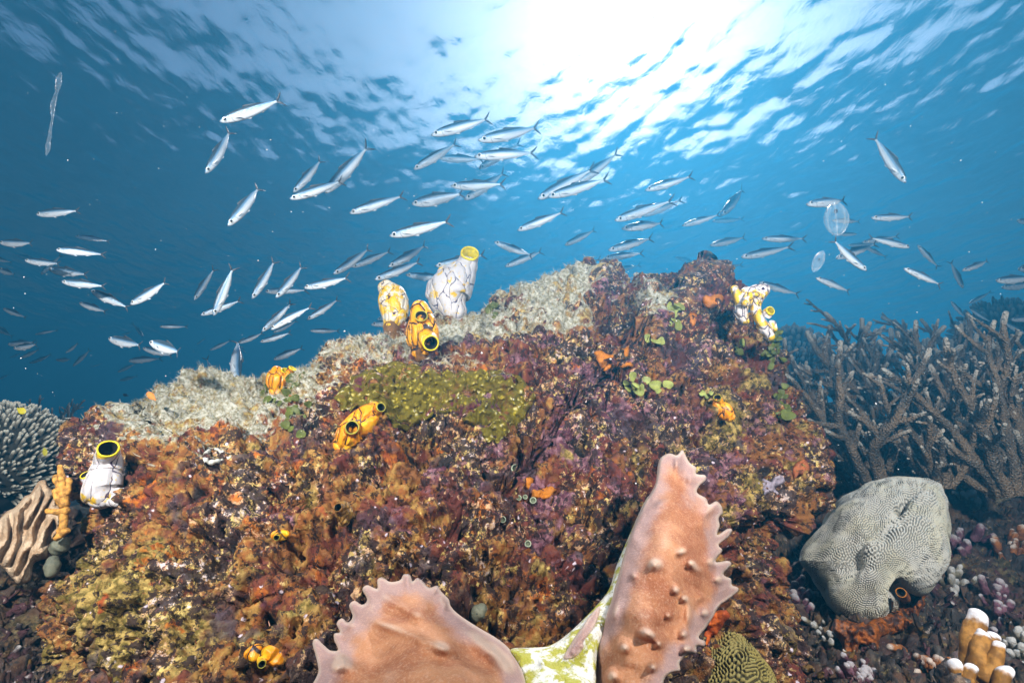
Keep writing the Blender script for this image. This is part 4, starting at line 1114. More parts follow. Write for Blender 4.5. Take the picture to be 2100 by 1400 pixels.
# ------------------------------------------------------------------ folded leather coral and finger corals
FOLD = NT('folded_coral_skin')
_n = FOLD.noise(30, 4, 0.6)
_c = FOLD.mix(FOLD.step(_n, 0.38, 0.64), (0.34, 0.22, 0.13), (0.50, 0.37, 0.25))
_c = FOLD.mix(FOLD.math('MULTIPLY', FOLD.step(FOLD.vor(230), 0.30, 0.12), 0.5), _c, (0.58, 0.45, 0.33))
FOLDM = FOLD.done(_c, 0.75, FOLD.bump(FOLD.vor(260), 0.8, 0.003), 0.2)
_fm = maze(256, 20.0, 77)
def fold_ex(px, py, d):
    wx, wy = 9 * noise3(np.stack([px / 45, py / 45, 0 * px + 3], -1)), 9 * noise3(np.stack([px / 45, py / 45, 0 * px + 8], -1))
    u = (px + wx) * 0.94 + (py + wy) * 0.34; w = ((py + wy) * 0.94 - (px + wx) * 0.34) * 0.20
    i, j = u % 256, w % 256
    i0, j0 = np.floor(i).astype(int), np.floor(j).astype(int); fi, fj = i - i0, j - j0
    g = lambda a, b: _fm[b % 256, a % 256]
    z = (g(i0, j0) * (1 - fi) + g(i0 + 1, j0) * fi) * (1 - fj) + (g(i0, j0 + 1) * (1 - fi) + g(i0 + 1, j0 + 1) * fi) * fj
    return 0.013 * np.tanh(2.0 * z) + 0.003 * fbm(np.stack([px / 22, py / 22, 0 * px], -1), 2)
slf = slab('folded_leather_coral', [(-60, 1100), (-20, 1085), (0, 1062), (14, 1048), (30, 1040), (50, 1018), (62, 1012), (70, 1000), (80, 986), (94, 984), (102, 1000), (118, 1008), (132, 1030), (141, 1055), (134, 1082), (112, 1102), (100, 1140), (82, 1148), (68, 1158), (62, 1188), (40, 1198), (22, 1182), (0, 1160), (-40, 1150)],
           lambda px, py: 0.93 + 0.10 * (1200 - py) / 200, 0.030, 26, 2.8, FOLDM, None, P(60, 1190, 1.0), fold_ex)
tag(slf, 'brown folded leather coral with deep meandering lobes at the left photo edge', 'soft coral')
def finger_coral(name, label, fingers, Y, mat, cat, group=None, tipw=0.30):
    loc = P(fingers[0][0][0], fingers[0][0][1], Y)
    e = empty(name, loc, label, cat, group)
    for fg in fingers:
        p, r = round_ends(*pxpath(fg, Y)); v, f = loft(p, r, 18)
        t = np.concatenate([np.repeat(np.linspace(0, 1, len(p)), 18), [0, 1]])
        v = lumpy(v, max(r) * 0.26, 0.75 / max(r), fg[0][0])
        link('finger', mesh_np('finger', v, f, mat, loc, attrs={'tip': ('FLOAT', t)}), (0, 0, 0), e)
    return e
FINGER_Y = plain('ochre_finger_coral', (0.44, 0.21, 0.04), 0.75, 130, 1.0)
finger_coral('finger_coral', 'small ochre finger coral squeezed between the folded coral and the boulder',
             [[(132, 1030, 0, 9), (128, 1005, 0, 9), (125, 980, 0, 6), (123, 956, 0, 5)], [(126, 1015, 0, 8), (119, 995, -.004, 6), (114, 977, -.004, 5)], [(136, 1012, 0, 7), (141, 995, 0, 5), (141, 984, 0, 5)],
              [(133, 1035, 0, 9), (120, 1022, -.006, 7), (112, 1006, -.006, 5)], [(134, 1048, 0, 9), (115, 1050, -.006, 6), (99, 1046, -.008, 6)], [(128, 1050, 0, 8), (131, 1070, 0, 8), (127, 1088, 0, 9)], [(138, 1088, 0, 6), (124, 1096, -.004, 7), (116, 1104, -.004, 6)]],
             0.93, FINGER_Y, 'finger coral')
FT = NT('white_tipped_finger_coral')
_t = FT.math('ADD', FT.attr('tip', 'Fac'), FT.math('MULTIPLY', FT.math('SUBTRACT', FT.noise(70, 4), 0.5), 0.3))
FINGER_W = FT.done(FT.mix(FT.step(_t, 0.66, 0.78), FT.mix(FT.step(FT.noise(60, 4, .65), .4, .62), (0.17, 0.075, 0.014), (0.36, 0.17, 0.035)), (0.62, 0.60, 0.62)), 0.7, FT.bump(FT.noise(180, 3), 0.5, 0.002), 0.2)
finger_coral('finger_coral', 'ochre finger coral with fat white tipped fingers in the lower right corner',
             [[(1988, 1370, 0, 18), (1990, 1330, 0, 19), (1998, 1290, 0, 19), (2006, 1262, 0, 15)], [(2004, 1390, -.01, 20), (2006, 1345, -.012, 19), (2012, 1312, -.012, 16), (2014, 1300, -.012, 12)],
              [(2012, 1370, -.01, 16), (2028, 1330, -.012, 15), (2038, 1306, -.012, 12)], [(2018, 1390, -.02, 16), (2040, 1350, -.024, 15), (2050, 1322, -.024, 10)]], 0.80, FINGER_W, 'finger coral', 'white tipped finger corals')
finger_coral('finger_coral', 'low white tipped finger coral cut by the bottom photo edge', [[(1972, 1430, 0, 18), (1966, 1395, 0, 15), (1960, 1362, 0, 13)], [(1978, 1430, -.006, 16), (1984, 1395, -.008, 14), (1994, 1370, -.008, 11)]], 0.76, FINGER_W, 'finger coral', 'white tipped finger corals')
finger_coral('finger_coral', 'white tipped finger coral nearest the lower right photo corner', [[(2044, 1440, 0, 18), (2052, 1405, 0, 16), (2064, 1376, 0, 13)]], 0.76, FINGER_W, 'finger coral', 'white tipped finger corals')
def stubs(label, cx, cy, n, sx, sy, r0, L, seed, mat, name='stub_coral'):
    r = random.Random(seed); fg = []
    Y = on_mound(MR, cx, cy)[0].y - 0.01
    for k in range(n):
        x, y = cx + r.gauss(0, sx), cy + r.gauss(0, sy); rr = r0 * r.uniform(.6, 1.25); l = L * r.uniform(.6, 1.3); dx = (x - cx) * 0.45 + r.gauss(0, 3)
        dy = on_mound(MR, x, y)[0].y - 0.012 - Y
        dy = max(-.05, min(.05, dy))
        fg.append([(x, y, dy + .012, rr), (x + dx * .5, y - l * .5, dy, rr * .95), (x + dx, y - l, dy - .004, rr * r.uniform(.6, .95))])
    return finger_coral(name, label, fg, Y, mat, 'stub coral', 'knobbly stub corals on the dark reef')
def stub_mat(name, a, b, tip, at=0.6):
    m = NT(name)
    t = m.math('ADD', m.attr('tip', 'Fac'), m.math('MULTIPLY', m.math('SUBTRACT', m.noise(60, 4), 0.5), 0.7))
    return m.done(m.mix(m.step(t, at, at + 0.25), m.mix(m.step(m.noise(50, 4, .65), .4, .6), a, b), tip), 0.8, m.bump(m.noise(150, 4, .7), 0.9, 0.005), 0.2)
ST_MAUVE = stub_mat('mauve_stub_skin', (0.07, 0.025, 0.04), (0.20, 0.09, 0.12), (0.34, 0.31, 0.32), 0.64)
ST_WHITE = stub_mat('bleached_stub_skin', (0.10, 0.08, 0.05), (0.28, 0.24, 0.16), (0.42, 0.41, 0.39), 0.50)
ST_RUST = stub_mat('rusty_stub_skin', (0.13, 0.045, 0.02), (0.30, 0.11, 0.03), (0.50, 0.42, 0.36), 0.70)
stubs('bleached knobbly stub coral touching the lower right side of the brain coral', 1950, 1200, 14, 14, 18, 7, 16, 1, ST_WHITE)
stubs('mauve stub coral with pale tips right of the brain coral', 1975, 1120, 12, 18, 16, 8, 20, 2, ST_MAUVE)
stubs('mauve and white branching stub coral above the ochre finger coral', 2050, 1250, 16, 16, 34, 7, 24, 3, ST_MAUVE)
stubs('rusty stub coral at the right photo edge under the staghorn branches', 2075, 1130, 14, 16, 24, 8, 26, 4, ST_RUST)
stubs('white crumbly stub coral in the dark gap under the brain coral', 1690, 1300, 12, 14, 10, 6, 8, 5, ST_WHITE)
stubs('mauve knobbly stub coral in the gap between the boulder and the brain coral', 1632, 1235, 12, 14, 22, 8, 16, 6, ST_MAUVE)
stubs('low rusty stub coral left of the white tipped finger corals at the bottom', 1900, 1370, 14, 26, 14, 9, 12, 7, ST_RUST)
stubs('bleached stub coral at the lower right photo edge beside the finger corals', 2085, 1330, 12, 12, 24, 8, 18, 8, ST_WHITE)
stubs('mauve stub coral at the bottom under the rusty sponge crust', 1760, 1385, 14, 34, 12, 9, 14, 9, ST_MAUVE)
stubs('bleached stub coral between the brain coral top and the staghorn thicket', 1985, 1030, 10, 22, 12, 7, 18, 10, ST_WHITE)
# grey green sponges under the finger coral
def lumps(name, label, cat, blobs, Y, mat):
    loc = P(blobs[0][0][0], blobs[0][0][1], Y); parts = []
    for b in blobs:
        p, r = round_ends(*pxpath(b, Y)); v, f = loft(p, r, 24); parts.append((lumpy(v, max(r) * .12, .8 / max(r), b[0][0]), f))
    v, f = join(parts)
    return tag(link(name, mesh_np(name, v, f, mat, loc), loc), label, cat)
GREY_SP = sponge_mat('grey_green_sponge', (0.10, 0.105, 0.075), (0.16, 0.16, 0.11))
lumps('ball_sponge', 'upper grey green ball sponge under the ochre finger coral', 'sponge', [[(118, 1124, 0, 15), (124, 1118, 0, 18), (130, 1112, 0, 13)]], 0.95, GREY_SP)
lumps('ball_sponge', 'lower oval grey green ball sponge beside the boulder edge', 'sponge', [[(106, 1172, 0, 12), (107, 1160, 0, 15), (108, 1150, 0, 12)]], 0.93, GREY_SP)
lumps('ball_sponge', 'dark olive ball sponge in the shade between the leaf lobes and the rock', 'sponge', [[(975, 1262, 0, 12), (982, 1254, 0, 16), (988, 1248, 0, 12)]], on_rock(982, 1254)[0].y - .01, GREY_SP)

# ------------------------------------------------------------------ knobbly rubble on the dark reef
def rubble():
    r = random.Random(5); parts, tips = [], []
    for k in range(110):
        left = k % 6 == 0
        x, y = (r.uniform(-10, 70), r.uniform(1190, 1400)) if left else (r.uniform(1600, 2110), r.uniform(955, 1420))
        h, nn = on_mound(ML if left else MR, x, y, 1.2)
        if nn.dot(h) > 0: nn = -nn
        kind = r.random(); S = r.uniform(0.45, 1.1)
        for q in range(r.randint(2, 7)):
            d = np.array(nn) * 0.5 + np.array((r.gauss(0, .7), r.gauss(0, .5) - .2, 0.4 + r.random())); d /= np.linalg.norm(d)
            if kind < 0.62: L, rr = S * r.uniform(.010, .030), S * r.uniform(.0025, .0050)      # twig ends
            elif kind < 0.80: L, rr = S * r.uniform(.005, .012), S * r.uniform(.003, .007)      # knobs
            else: L, rr = S * r.uniform(.002, .005), S * r.uniform(.002, .006)                  # crumbs
            p0 = np.array(h) + np.array((r.gauss(0, .010), r.gauss(0, .006), r.gauss(0, .008))) * S - d * 0.006
            path = [p0, p0 + d * L * .5 + (r.gauss(0, .2) * L, 0, r.gauss(0, .1) * L), p0 + d * L]
            p, rd = round_ends(np.array(path), np.array([rr * 1.2, rr, rr * r.uniform(.5, 1.0)])); v, f = loft(p, rd, 8)
            parts.append((lumpy(v, rr * .9, 1.1 / rr, k * 3.1 + q), f)); tips.append(np.concatenate([np.repeat(np.linspace(0, 1, len(p)), 8), [0, 1]]) * r.uniform(.4, 1.1))
    v, f = join(parts)
    m = NT('coral_rubble')
    c = m.mix(m.step(m.noise(14, 4), 0.42, 0.6), (0.016, 0.014, 0.013), (0.075, 0.030, 0.036))  # dark tones carry the shadow over this corner in the colour
    c = m.mix(m.step(m.noise(22, 4, .6, m.off((3, 3, 3))), 0.54, 0.64), c, (0.14, 0.08, 0.02))
    c = m.mix(m.step(m.noise(90, 5, .7), 0.56, 0.68), c, (0.30, 0.25, 0.22))
    mt = m.done(m.mix(m.math('MULTIPLY', m.step(m.attr('tip', 'Fac'), 0.60, 0.95), m.step(m.noise(24, 4), 0.48, 0.60)), c, (0.48, 0.45, 0.44)), 0.8, m.bump(m.noise(160, 4, .7), .8, .004), 0.2)
    b = P(1900, 1250, 1.2)
    tag(link('coral_rubble', mesh_np('coral_rubble', v, f, mt, b, attrs={'tip': ('FLOAT', np.concatenate(tips))}), b), 'knobbly pale tipped coral rubble over the dark reef rock', kind='stuff')
rubble()

# ------------------------------------------------------------------ drifting jellies and specks
def jelly_mat(name, a, tint):
    m = NT(name)
    lw = m.n('ShaderNodeLayerWeight', {'Blend': 0.35}).outputs['Facing']
    f = m.math('ADD', m.math('ADD', m.math('MULTIPLY', m.step(lw, 0.1, 1.0), a * 0.8), 0.07), m.math('MULTIPLY', m.step(m.noise(90, 3), 0.5, 0.7), a * 0.2))
    tr = m.n('ShaderNodeBsdfTransparent').outputs[0]
    m.set(m.b.inputs['Base Color'], tint); m.set(m.b.inputs['Roughness'], 0.25)
    mx = m.n('ShaderNodeMixShader', {0: f, 1: tr, 2: m.b.outputs[0]}).outputs[0]
    m.t.links.new(mx, m.out.inputs['Surface'])
    return m.m
JELLY = jelly_mat('clear_jelly', 0.55, (0.75, 0.85, 0.92))
ROWS = jelly_mat('jelly_comb_row', 0.9, (0.85, 0.92, 0.97))
GUT = plain('dark_jelly_gut', (0.02, 0.015, 0.03), 0.5)
def comb_jelly(label, a, b, rpx, Y, gut_t, nrow=8):
    pa, pb = np.array(P(*a, Y)), np.array(P(*b, Y)); R = rpx * depth(Vector((pa + pb) / 2)) / FPX
    t = np.linspace(0.02, 0.98, 22)
    path = pa + (pb - pa) * t[:, None]; rad = R * np.sin(np.pi * t) ** 0.6
    loc = Vector((pa + pb) / 2); e = empty('comb_jelly', loc, label, 'jelly', 'clear comb jellies')
    v, f = loft(path, rad, 28, flat=0.7); link('bell', mesh_np('bell', v, f, JELLY, loc), (0, 0, 0), e)
    tt, U, V = frames(path)
    for k in range(nrow):
        an = 2 * math.pi * (k + .3) / nrow
        rp = path + (U * math.cos(an) + V * math.sin(an) * 0.7) * (rad * 1.01)[:, None]
        v, f = loft(rp[2:-2], np.full(len(rp) - 4, R * 0.035) * (1 + 0.4 * np.sin(np.arange(len(rp) - 4) * 2.0)), 6)
        link('comb_row', mesh_np('comb_row', v, f, ROWS, loc), (0, 0, 0), e)
    g = pa + (pb - pa) * gut_t; ax = (pb - pa) / np.linalg.norm(pb - pa)
    p, r = round_ends(np.array([g - ax * R * .06, g + ax * R * .06]), np.array([R * .16, R * .16])); v, f = loft(p, r, 12)
    link('gut', mesh_np('gut', v, f, GUT, loc), (0, 0, 0), e)
comb_jelly('clear oval comb jelly with a black gut spot among the school on the right', (1713, 414), (1717, 484), 22, 1.3, 0.28)
comb_jelly('faint smaller comb jelly tilted over the thicket, below the oval one', (1688, 514), (1668, 558), 10, 1.35, 0.40)
_p, _r = pxpath([(124, 148, 0, 1.5), (121, 165, 0, 5), (116, 190, 0, 2.5), (109, 215, 0, 4.5), (107, 245, 0, 2.2), (102, 275, 0, 2.5), (99, 300, 0, 4.0), (96, 318, 0, 1.2)], 1.2, 14)
_v, _f = loft(_p, _r, 10); _l = P(108, 230, 1.2)
tag(link('salp_chain', mesh_np('salp_chain', lumpy(_v, .002, 70), _f, jelly_mat('salp_skin', 0.42, (0.72, 0.80, 0.86)), _l), _l), 'thin translucent salp string hanging in the upper left water', 'jelly')
def snow():
    r = np.random.default_rng(9); N = 1500
    x, y = r.uniform(-40, 2140, N), r.uniform(-40, 1000, N); Y = r.uniform(0.45, 2.6, N) ** 1.0
    c = rays(x, y) * Y[:, None]
    rad = np.clip(r.lognormal(-7.75, 0.45, N), 0.0002, 0.0014)
    ico = np.array([(1, 0, 0), (-1, 0, 0), (0, 1, 0), (0, -1, 0), (0, 0, 1), (0, 0, -1)], float)
    tri = np.array([(4, 0, 2), (4, 2, 1), (4, 1, 3), (4, 3, 0), (5, 2, 0), (5, 1, 2), (5, 3, 1), (5, 0, 3)])
    v = (c[:, None] + ico[None] * rad[:, None, None] * r.uniform(.6, 1.4, (N, 6, 1))).reshape(-1, 3)
    f = (tri[None] + (np.arange(N) * 6)[:, None, None]).reshape(-1, 3)
    tag(link('marine_snow', mesh_np('marine_snow', v, f, plain('marine_snow_speck', (0.75, 0.78, 0.80), 0.8))), 'tiny pale specks drifting everywhere in the water', kind='stuff')
snow()
# ------------------------------------------------------------------ the school
FM = NT('silver_fish_skin')
_x = FM.xyz()
_z = FM.math('ADD', _x[2], FM.math('MULTIPLY', FM.math('SUBTRACT', FM.noise(14, 3, 0.6), 0.5), 0.010))
_sc = FM.vor(70, vec=FM.sc((1.0, 1.0, 1.6)))
_belly = FM.mix(FM.step(_sc, 0.1, 0.6), (0.78, 0.80, 0.83), (0.62, 0.67, 0.73))
_c = FM.mix(FM.step(_z, -0.030, 0.004), _belly, (0.40, 0.50, 0.59))
_c = FM.mix(FM.step(_z, 0.006, 0.020), _c, (0.13, 0.25, 0.40))
_c = FM.mix(FM.step(_z, 0.026, 0.050), _c, (0.040, 0.068, 0.095))
_c = FM.mix(FM.math('MULTIPLY', FM.step(_x[0], 0.455, 0.495), 0.85), _c, (0.05, 0.07, 0.10))
_gx = FM.math('ABSOLUTE', FM.math('SUBTRACT', FM.math('ADD', _x[0], FM.math('MULTIPLY', FM.math('MULTIPLY', _x[2], _x[2]), 5.0)), 0.315))
_c = FM.mix(FM.math('MULTIPLY', FM.step(_gx, 0.008, 0.002), 0.7), _c, (0.12, 0.16, 0.22))
FISH_SKIN = FM.done(_c, 0.30, FM.bump(_sc, 0.12, 0.01), 0.5, 0.10)
FIN_D = plain('smoky_fish_fin', (0.075, 0.085, 0.10), 0.5, 20)
FIN_L = plain('pale_fish_fin', (0.62, 0.66, 0.70), 0.5, 20)
EYE_S = plain('silver_eye_ring', (0.78, 0.80, 0.80), 0.25, 10, .1)
EYE_B = plain('black_pupil', (0.006, 0.006, 0.010), 0.12, 10, .1)

def sweep(x, bend):                       # sideways curve of the spine, in body lengths
    return bend * (0.5 - x) ** 2 * 0.9 - bend * 0.12
PROF = np.array([(0.500, .004, .003, .000), (0.488, .016, .011, -.001), (0.465, .030, .020, -.001), (0.42, .050, .031, -.001), (0.35, .070, .042, -.002), (0.26, .085, .048, -.002), (0.14, .092, .050, -.003),
                 (0.02, .088, .047, -.003), (-0.10, .075, .040, -.002), (-0.20, .057, .030, -.001), (-0.28, .038, .019, .000), (-0.33, .024, .011, .001), (-0.365, .019, .008, .001), (-0.39, .022, .005, .001)])
def fish_body(bend, deep):
    seg = 16; v = []
    xs = np.linspace(0, len(PROF) - 1, 27)
    pr = np.stack([np.interp(xs, np.arange(len(PROF)), PROF[:, k]) for k in range(4)], -1)
    for x, h, w, zc in pr:
        for j in range(seg):
            a = 2 * math.pi * j / seg
            cy, sy = math.cos(a), math.sin(a)
            h = h * 1.0
            v.append((x, sweep(x, bend) + w * np.sign(cy) * abs(cy) ** 0.9, zc + deep * h * sy * (1.0 if sy > 0 else 1.06)))
    n = len(pr); f = []
    for i in range(n - 1):
        for j in range(seg):
            k = (j + 1) % seg
            f.append((i * seg + j, (i + 1) * seg + j, (i + 1) * seg + k, i * seg + k))
    f.append(tuple(range(seg))); f.append(tuple(reversed(range((n - 1) * seg, n * seg))))
    return mesh_np('fish', v, f, FISH_SKIN)
def fin(pts, th, bend, yoff=0.0, dy=None):
    """thin tapered plate from an outline in the body plane (x,z); th tapers to the edge"""
    n = len(pts); c = np.mean(pts, 0)
    v, f = [], []
    def add(x, z, o, t):
        y = sweep(x, bend) + yoff + (dy(x, z) if dy else 0)
        v.append((x, y + o * t, z))
    for s in (1, -1):
        for (x, z) in pts: add(x, z, s, th * 0.25)
        add(c[0], c[1], s, th)
    for j in range(n):
        k = (j + 1) % n
        f.append((n, j, k)); f.append((2 * n + 1, n + 1 + k, n + 1 + j)); f.append((j, n + 1 + j, n + 1 + k, k))
    return v, f
TAIL_U = [(-0.375, .018), (-0.40, .030), (-0.435, .058), (-0.475, .090), (-0.500, .106), (-0.487, .080), (-0.455, .040), (-0.425, .008), (-0.405, .000), (-0.380, .000)]
def fish_parts(bend, deep):
    out = {'body': fish_body(bend, deep)}
    u = fin(TAIL_U, .0045, bend); lo = fin([(x, -z * 1.02) for x, z in TAIL_U[::-1]], .0045, bend)
    v, f = join([(np.array(u[0]), u[1]), (np.array(lo[0]), lo[1])]); out['tail_fin'] = mesh_np('tail_fin', v, f, FIN_D)
    v, f = fin([(0.11, .088 * deep), (0.085, .115 * deep), (0.05, .112 * deep), (-0.06, .090 * deep), (-0.17, .066 * deep), (-0.15, .058 * deep), (0.0, .080 * deep)], .004, bend); out['dorsal_fin'] = mesh_np('dorsal_fin', v, f, FIN_D)
    v, f = fin([(-0.10, -.070 * deep), (-0.125, -.092 * deep), (-0.20, -.064 * deep), (-0.26, -.046), (-0.24, -.038), (-0.16, -.058 * deep)], .003, bend); out['anal_fin'] = mesh_np('anal_fin', v, f, FIN_L)
    P1 = [(0.13, -.080 * deep), (0.115, -.100 * deep), (0.06, -.118 * deep), (0.045, -.108 * deep), (0.09, -.082 * deep)]
    a = fin(P1, .003, bend, .012); b = fin(P1, .003, bend, -.012)
    v, f = join([(np.array(a[0]), a[1]), (np.array(b[0]), b[1])]); out['pelvic_fin'] = mesh_np('pelvic_fin', v, f, FIN_L)
    for s, nm in ((1, 'L'), (-1, 'R')):
        v, f = fin([(0.285, -.012), (0.27, .004), (0.20, -.012), (0.155, -.030), (0.20, -.034), (0.27, -.026)], .003, bend, s * .045, lambda x, z, s=s: s * (0.285 - x) * 0.42)
        out['pec' + nm] = mesh_np('pectoral_fin', v, f, FIN_L)
        # eye: silver ring with a black pupil, set into the head
        ex, ez, R = 0.410, 0.010, 0.032
        yb = sweep(ex, bend) + s * 0.0285
        v, f, mi = [], [], []
        rows = [(1.0, 0.0), (0.96, .35), (0.80, .62), (0.66, .70), (0.60, .74), (0.3, .84), (0.04, .88)]
        for rr, h in rows:
            for j in range(14):
                t = 2 * math.pi * j / 14
                v.append((ex + R * rr * math.cos(t), yb + s * R * h * 0.62, ez + R * rr * math.sin(t)))
        for i in range(len(rows) - 1):
            for j in range(14):
                k = (j + 1) % 14
                q = (i * 14 + j, i * 14 + k, (i + 1) * 14 + k, (i + 1) * 14 + j)
                f.append(q if s < 0 else q[::-1]); mi.append(0 if i < 3 else 1)
        out['eye' + nm] = mesh_np('eye', v, f, [EYE_S, EYE_B], mat_idx=mi)
    return out
KIT = {(b, d): fish_parts(b, d) for b in (-.35, -.12, .10, .32) for d in (0.88, 1.16)}
FNAMES = {'tail_fin': 'tail_fin', 'dorsal_fin': 'dorsal_fin', 'anal_fin': 'anal_fin', 'pelvic_fin': 'pelvic_fin', 'pecL': 'pectoral_fin', 'pecR': 'pectoral_fin', 'eyeL': 'eye', 'eyeR': 'eye'}
PROTO = {}
frnd = random.Random(42)
def fish(hx, hy, tx, ty, label, k=1.0, dt=None, deep=0, roll=0.0, bend=None, group='school of silver fish'):
    """nose and tail-tip pixels; k moves the fish nearer (<1) or farther (>1); dt = how much farther the tail is, in body lengths"""
    px = math.hypot(hx - tx, hy - ty)
    if dt is None: dt = frnd.uniform(-0.30, 0.30)
    Y = min(max(172.0 / max(px, 25) * k, 0.85), 6.0)
    h, t = P(hx, hy, Y), P(tx, ty, Y)
    L = (h - t).length
    view = ((h + t) / 2).normalized()
    h = h - view * L * dt * 0.5; t = t + view * L * dt * 0.5
    ax = (h - t); L = ax.length; ax.normalize()
    up = Vector((0, 0, 1)); up = up - view * up.dot(view) * 0.9; up = up - ax * up.dot(ax)
    if up.length < 0.25: up = -view - ax * (-view).dot(ax)
    up.normalize()
    if abs(ax.z) > 0.75:                              # steep fish show their flank: keep the back away from the camera's side
        side = view.cross(ax); side = side if side.z > 0 else -side
        up = (up * 0.25 + side).normalized(); up = (up - ax * up.dot(ax)).normalized()
    up = Matrix.Rotation(roll + frnd.uniform(-.12, .12), 3, ax) @ up
    yv = up.cross(ax)
    kit_key = (bend if bend is not None else frnd.choice((-.35, -.12, .10, .32, -.12, .10)), 1.16 if deep else 0.88)
    kit = KIT[kit_key]
    o = bpy.data.objects.new('fish', kit['body']); COL.objects.link(o)
    M = Matrix((ax, yv, up)).transposed().to_4x4() @ Matrix.Diagonal((L, L, L, 1))
    M.translation = (h + t) / 2
    o.matrix_world = M
    tag(o, label, 'fish', group)
    if kit_key not in PROTO:
        PROTO[kit_key] = []
        for q, nm in FNAMES.items():
            c = bpy.data.objects.new(nm, kit[q]); COL.objects.link(c); c.parent = o; PROTO[kit_key].append(c)
    else:
        for src in PROTO[kit_key]:
            c = src.copy(); COL.objects.link(c); c.parent = o
    return o
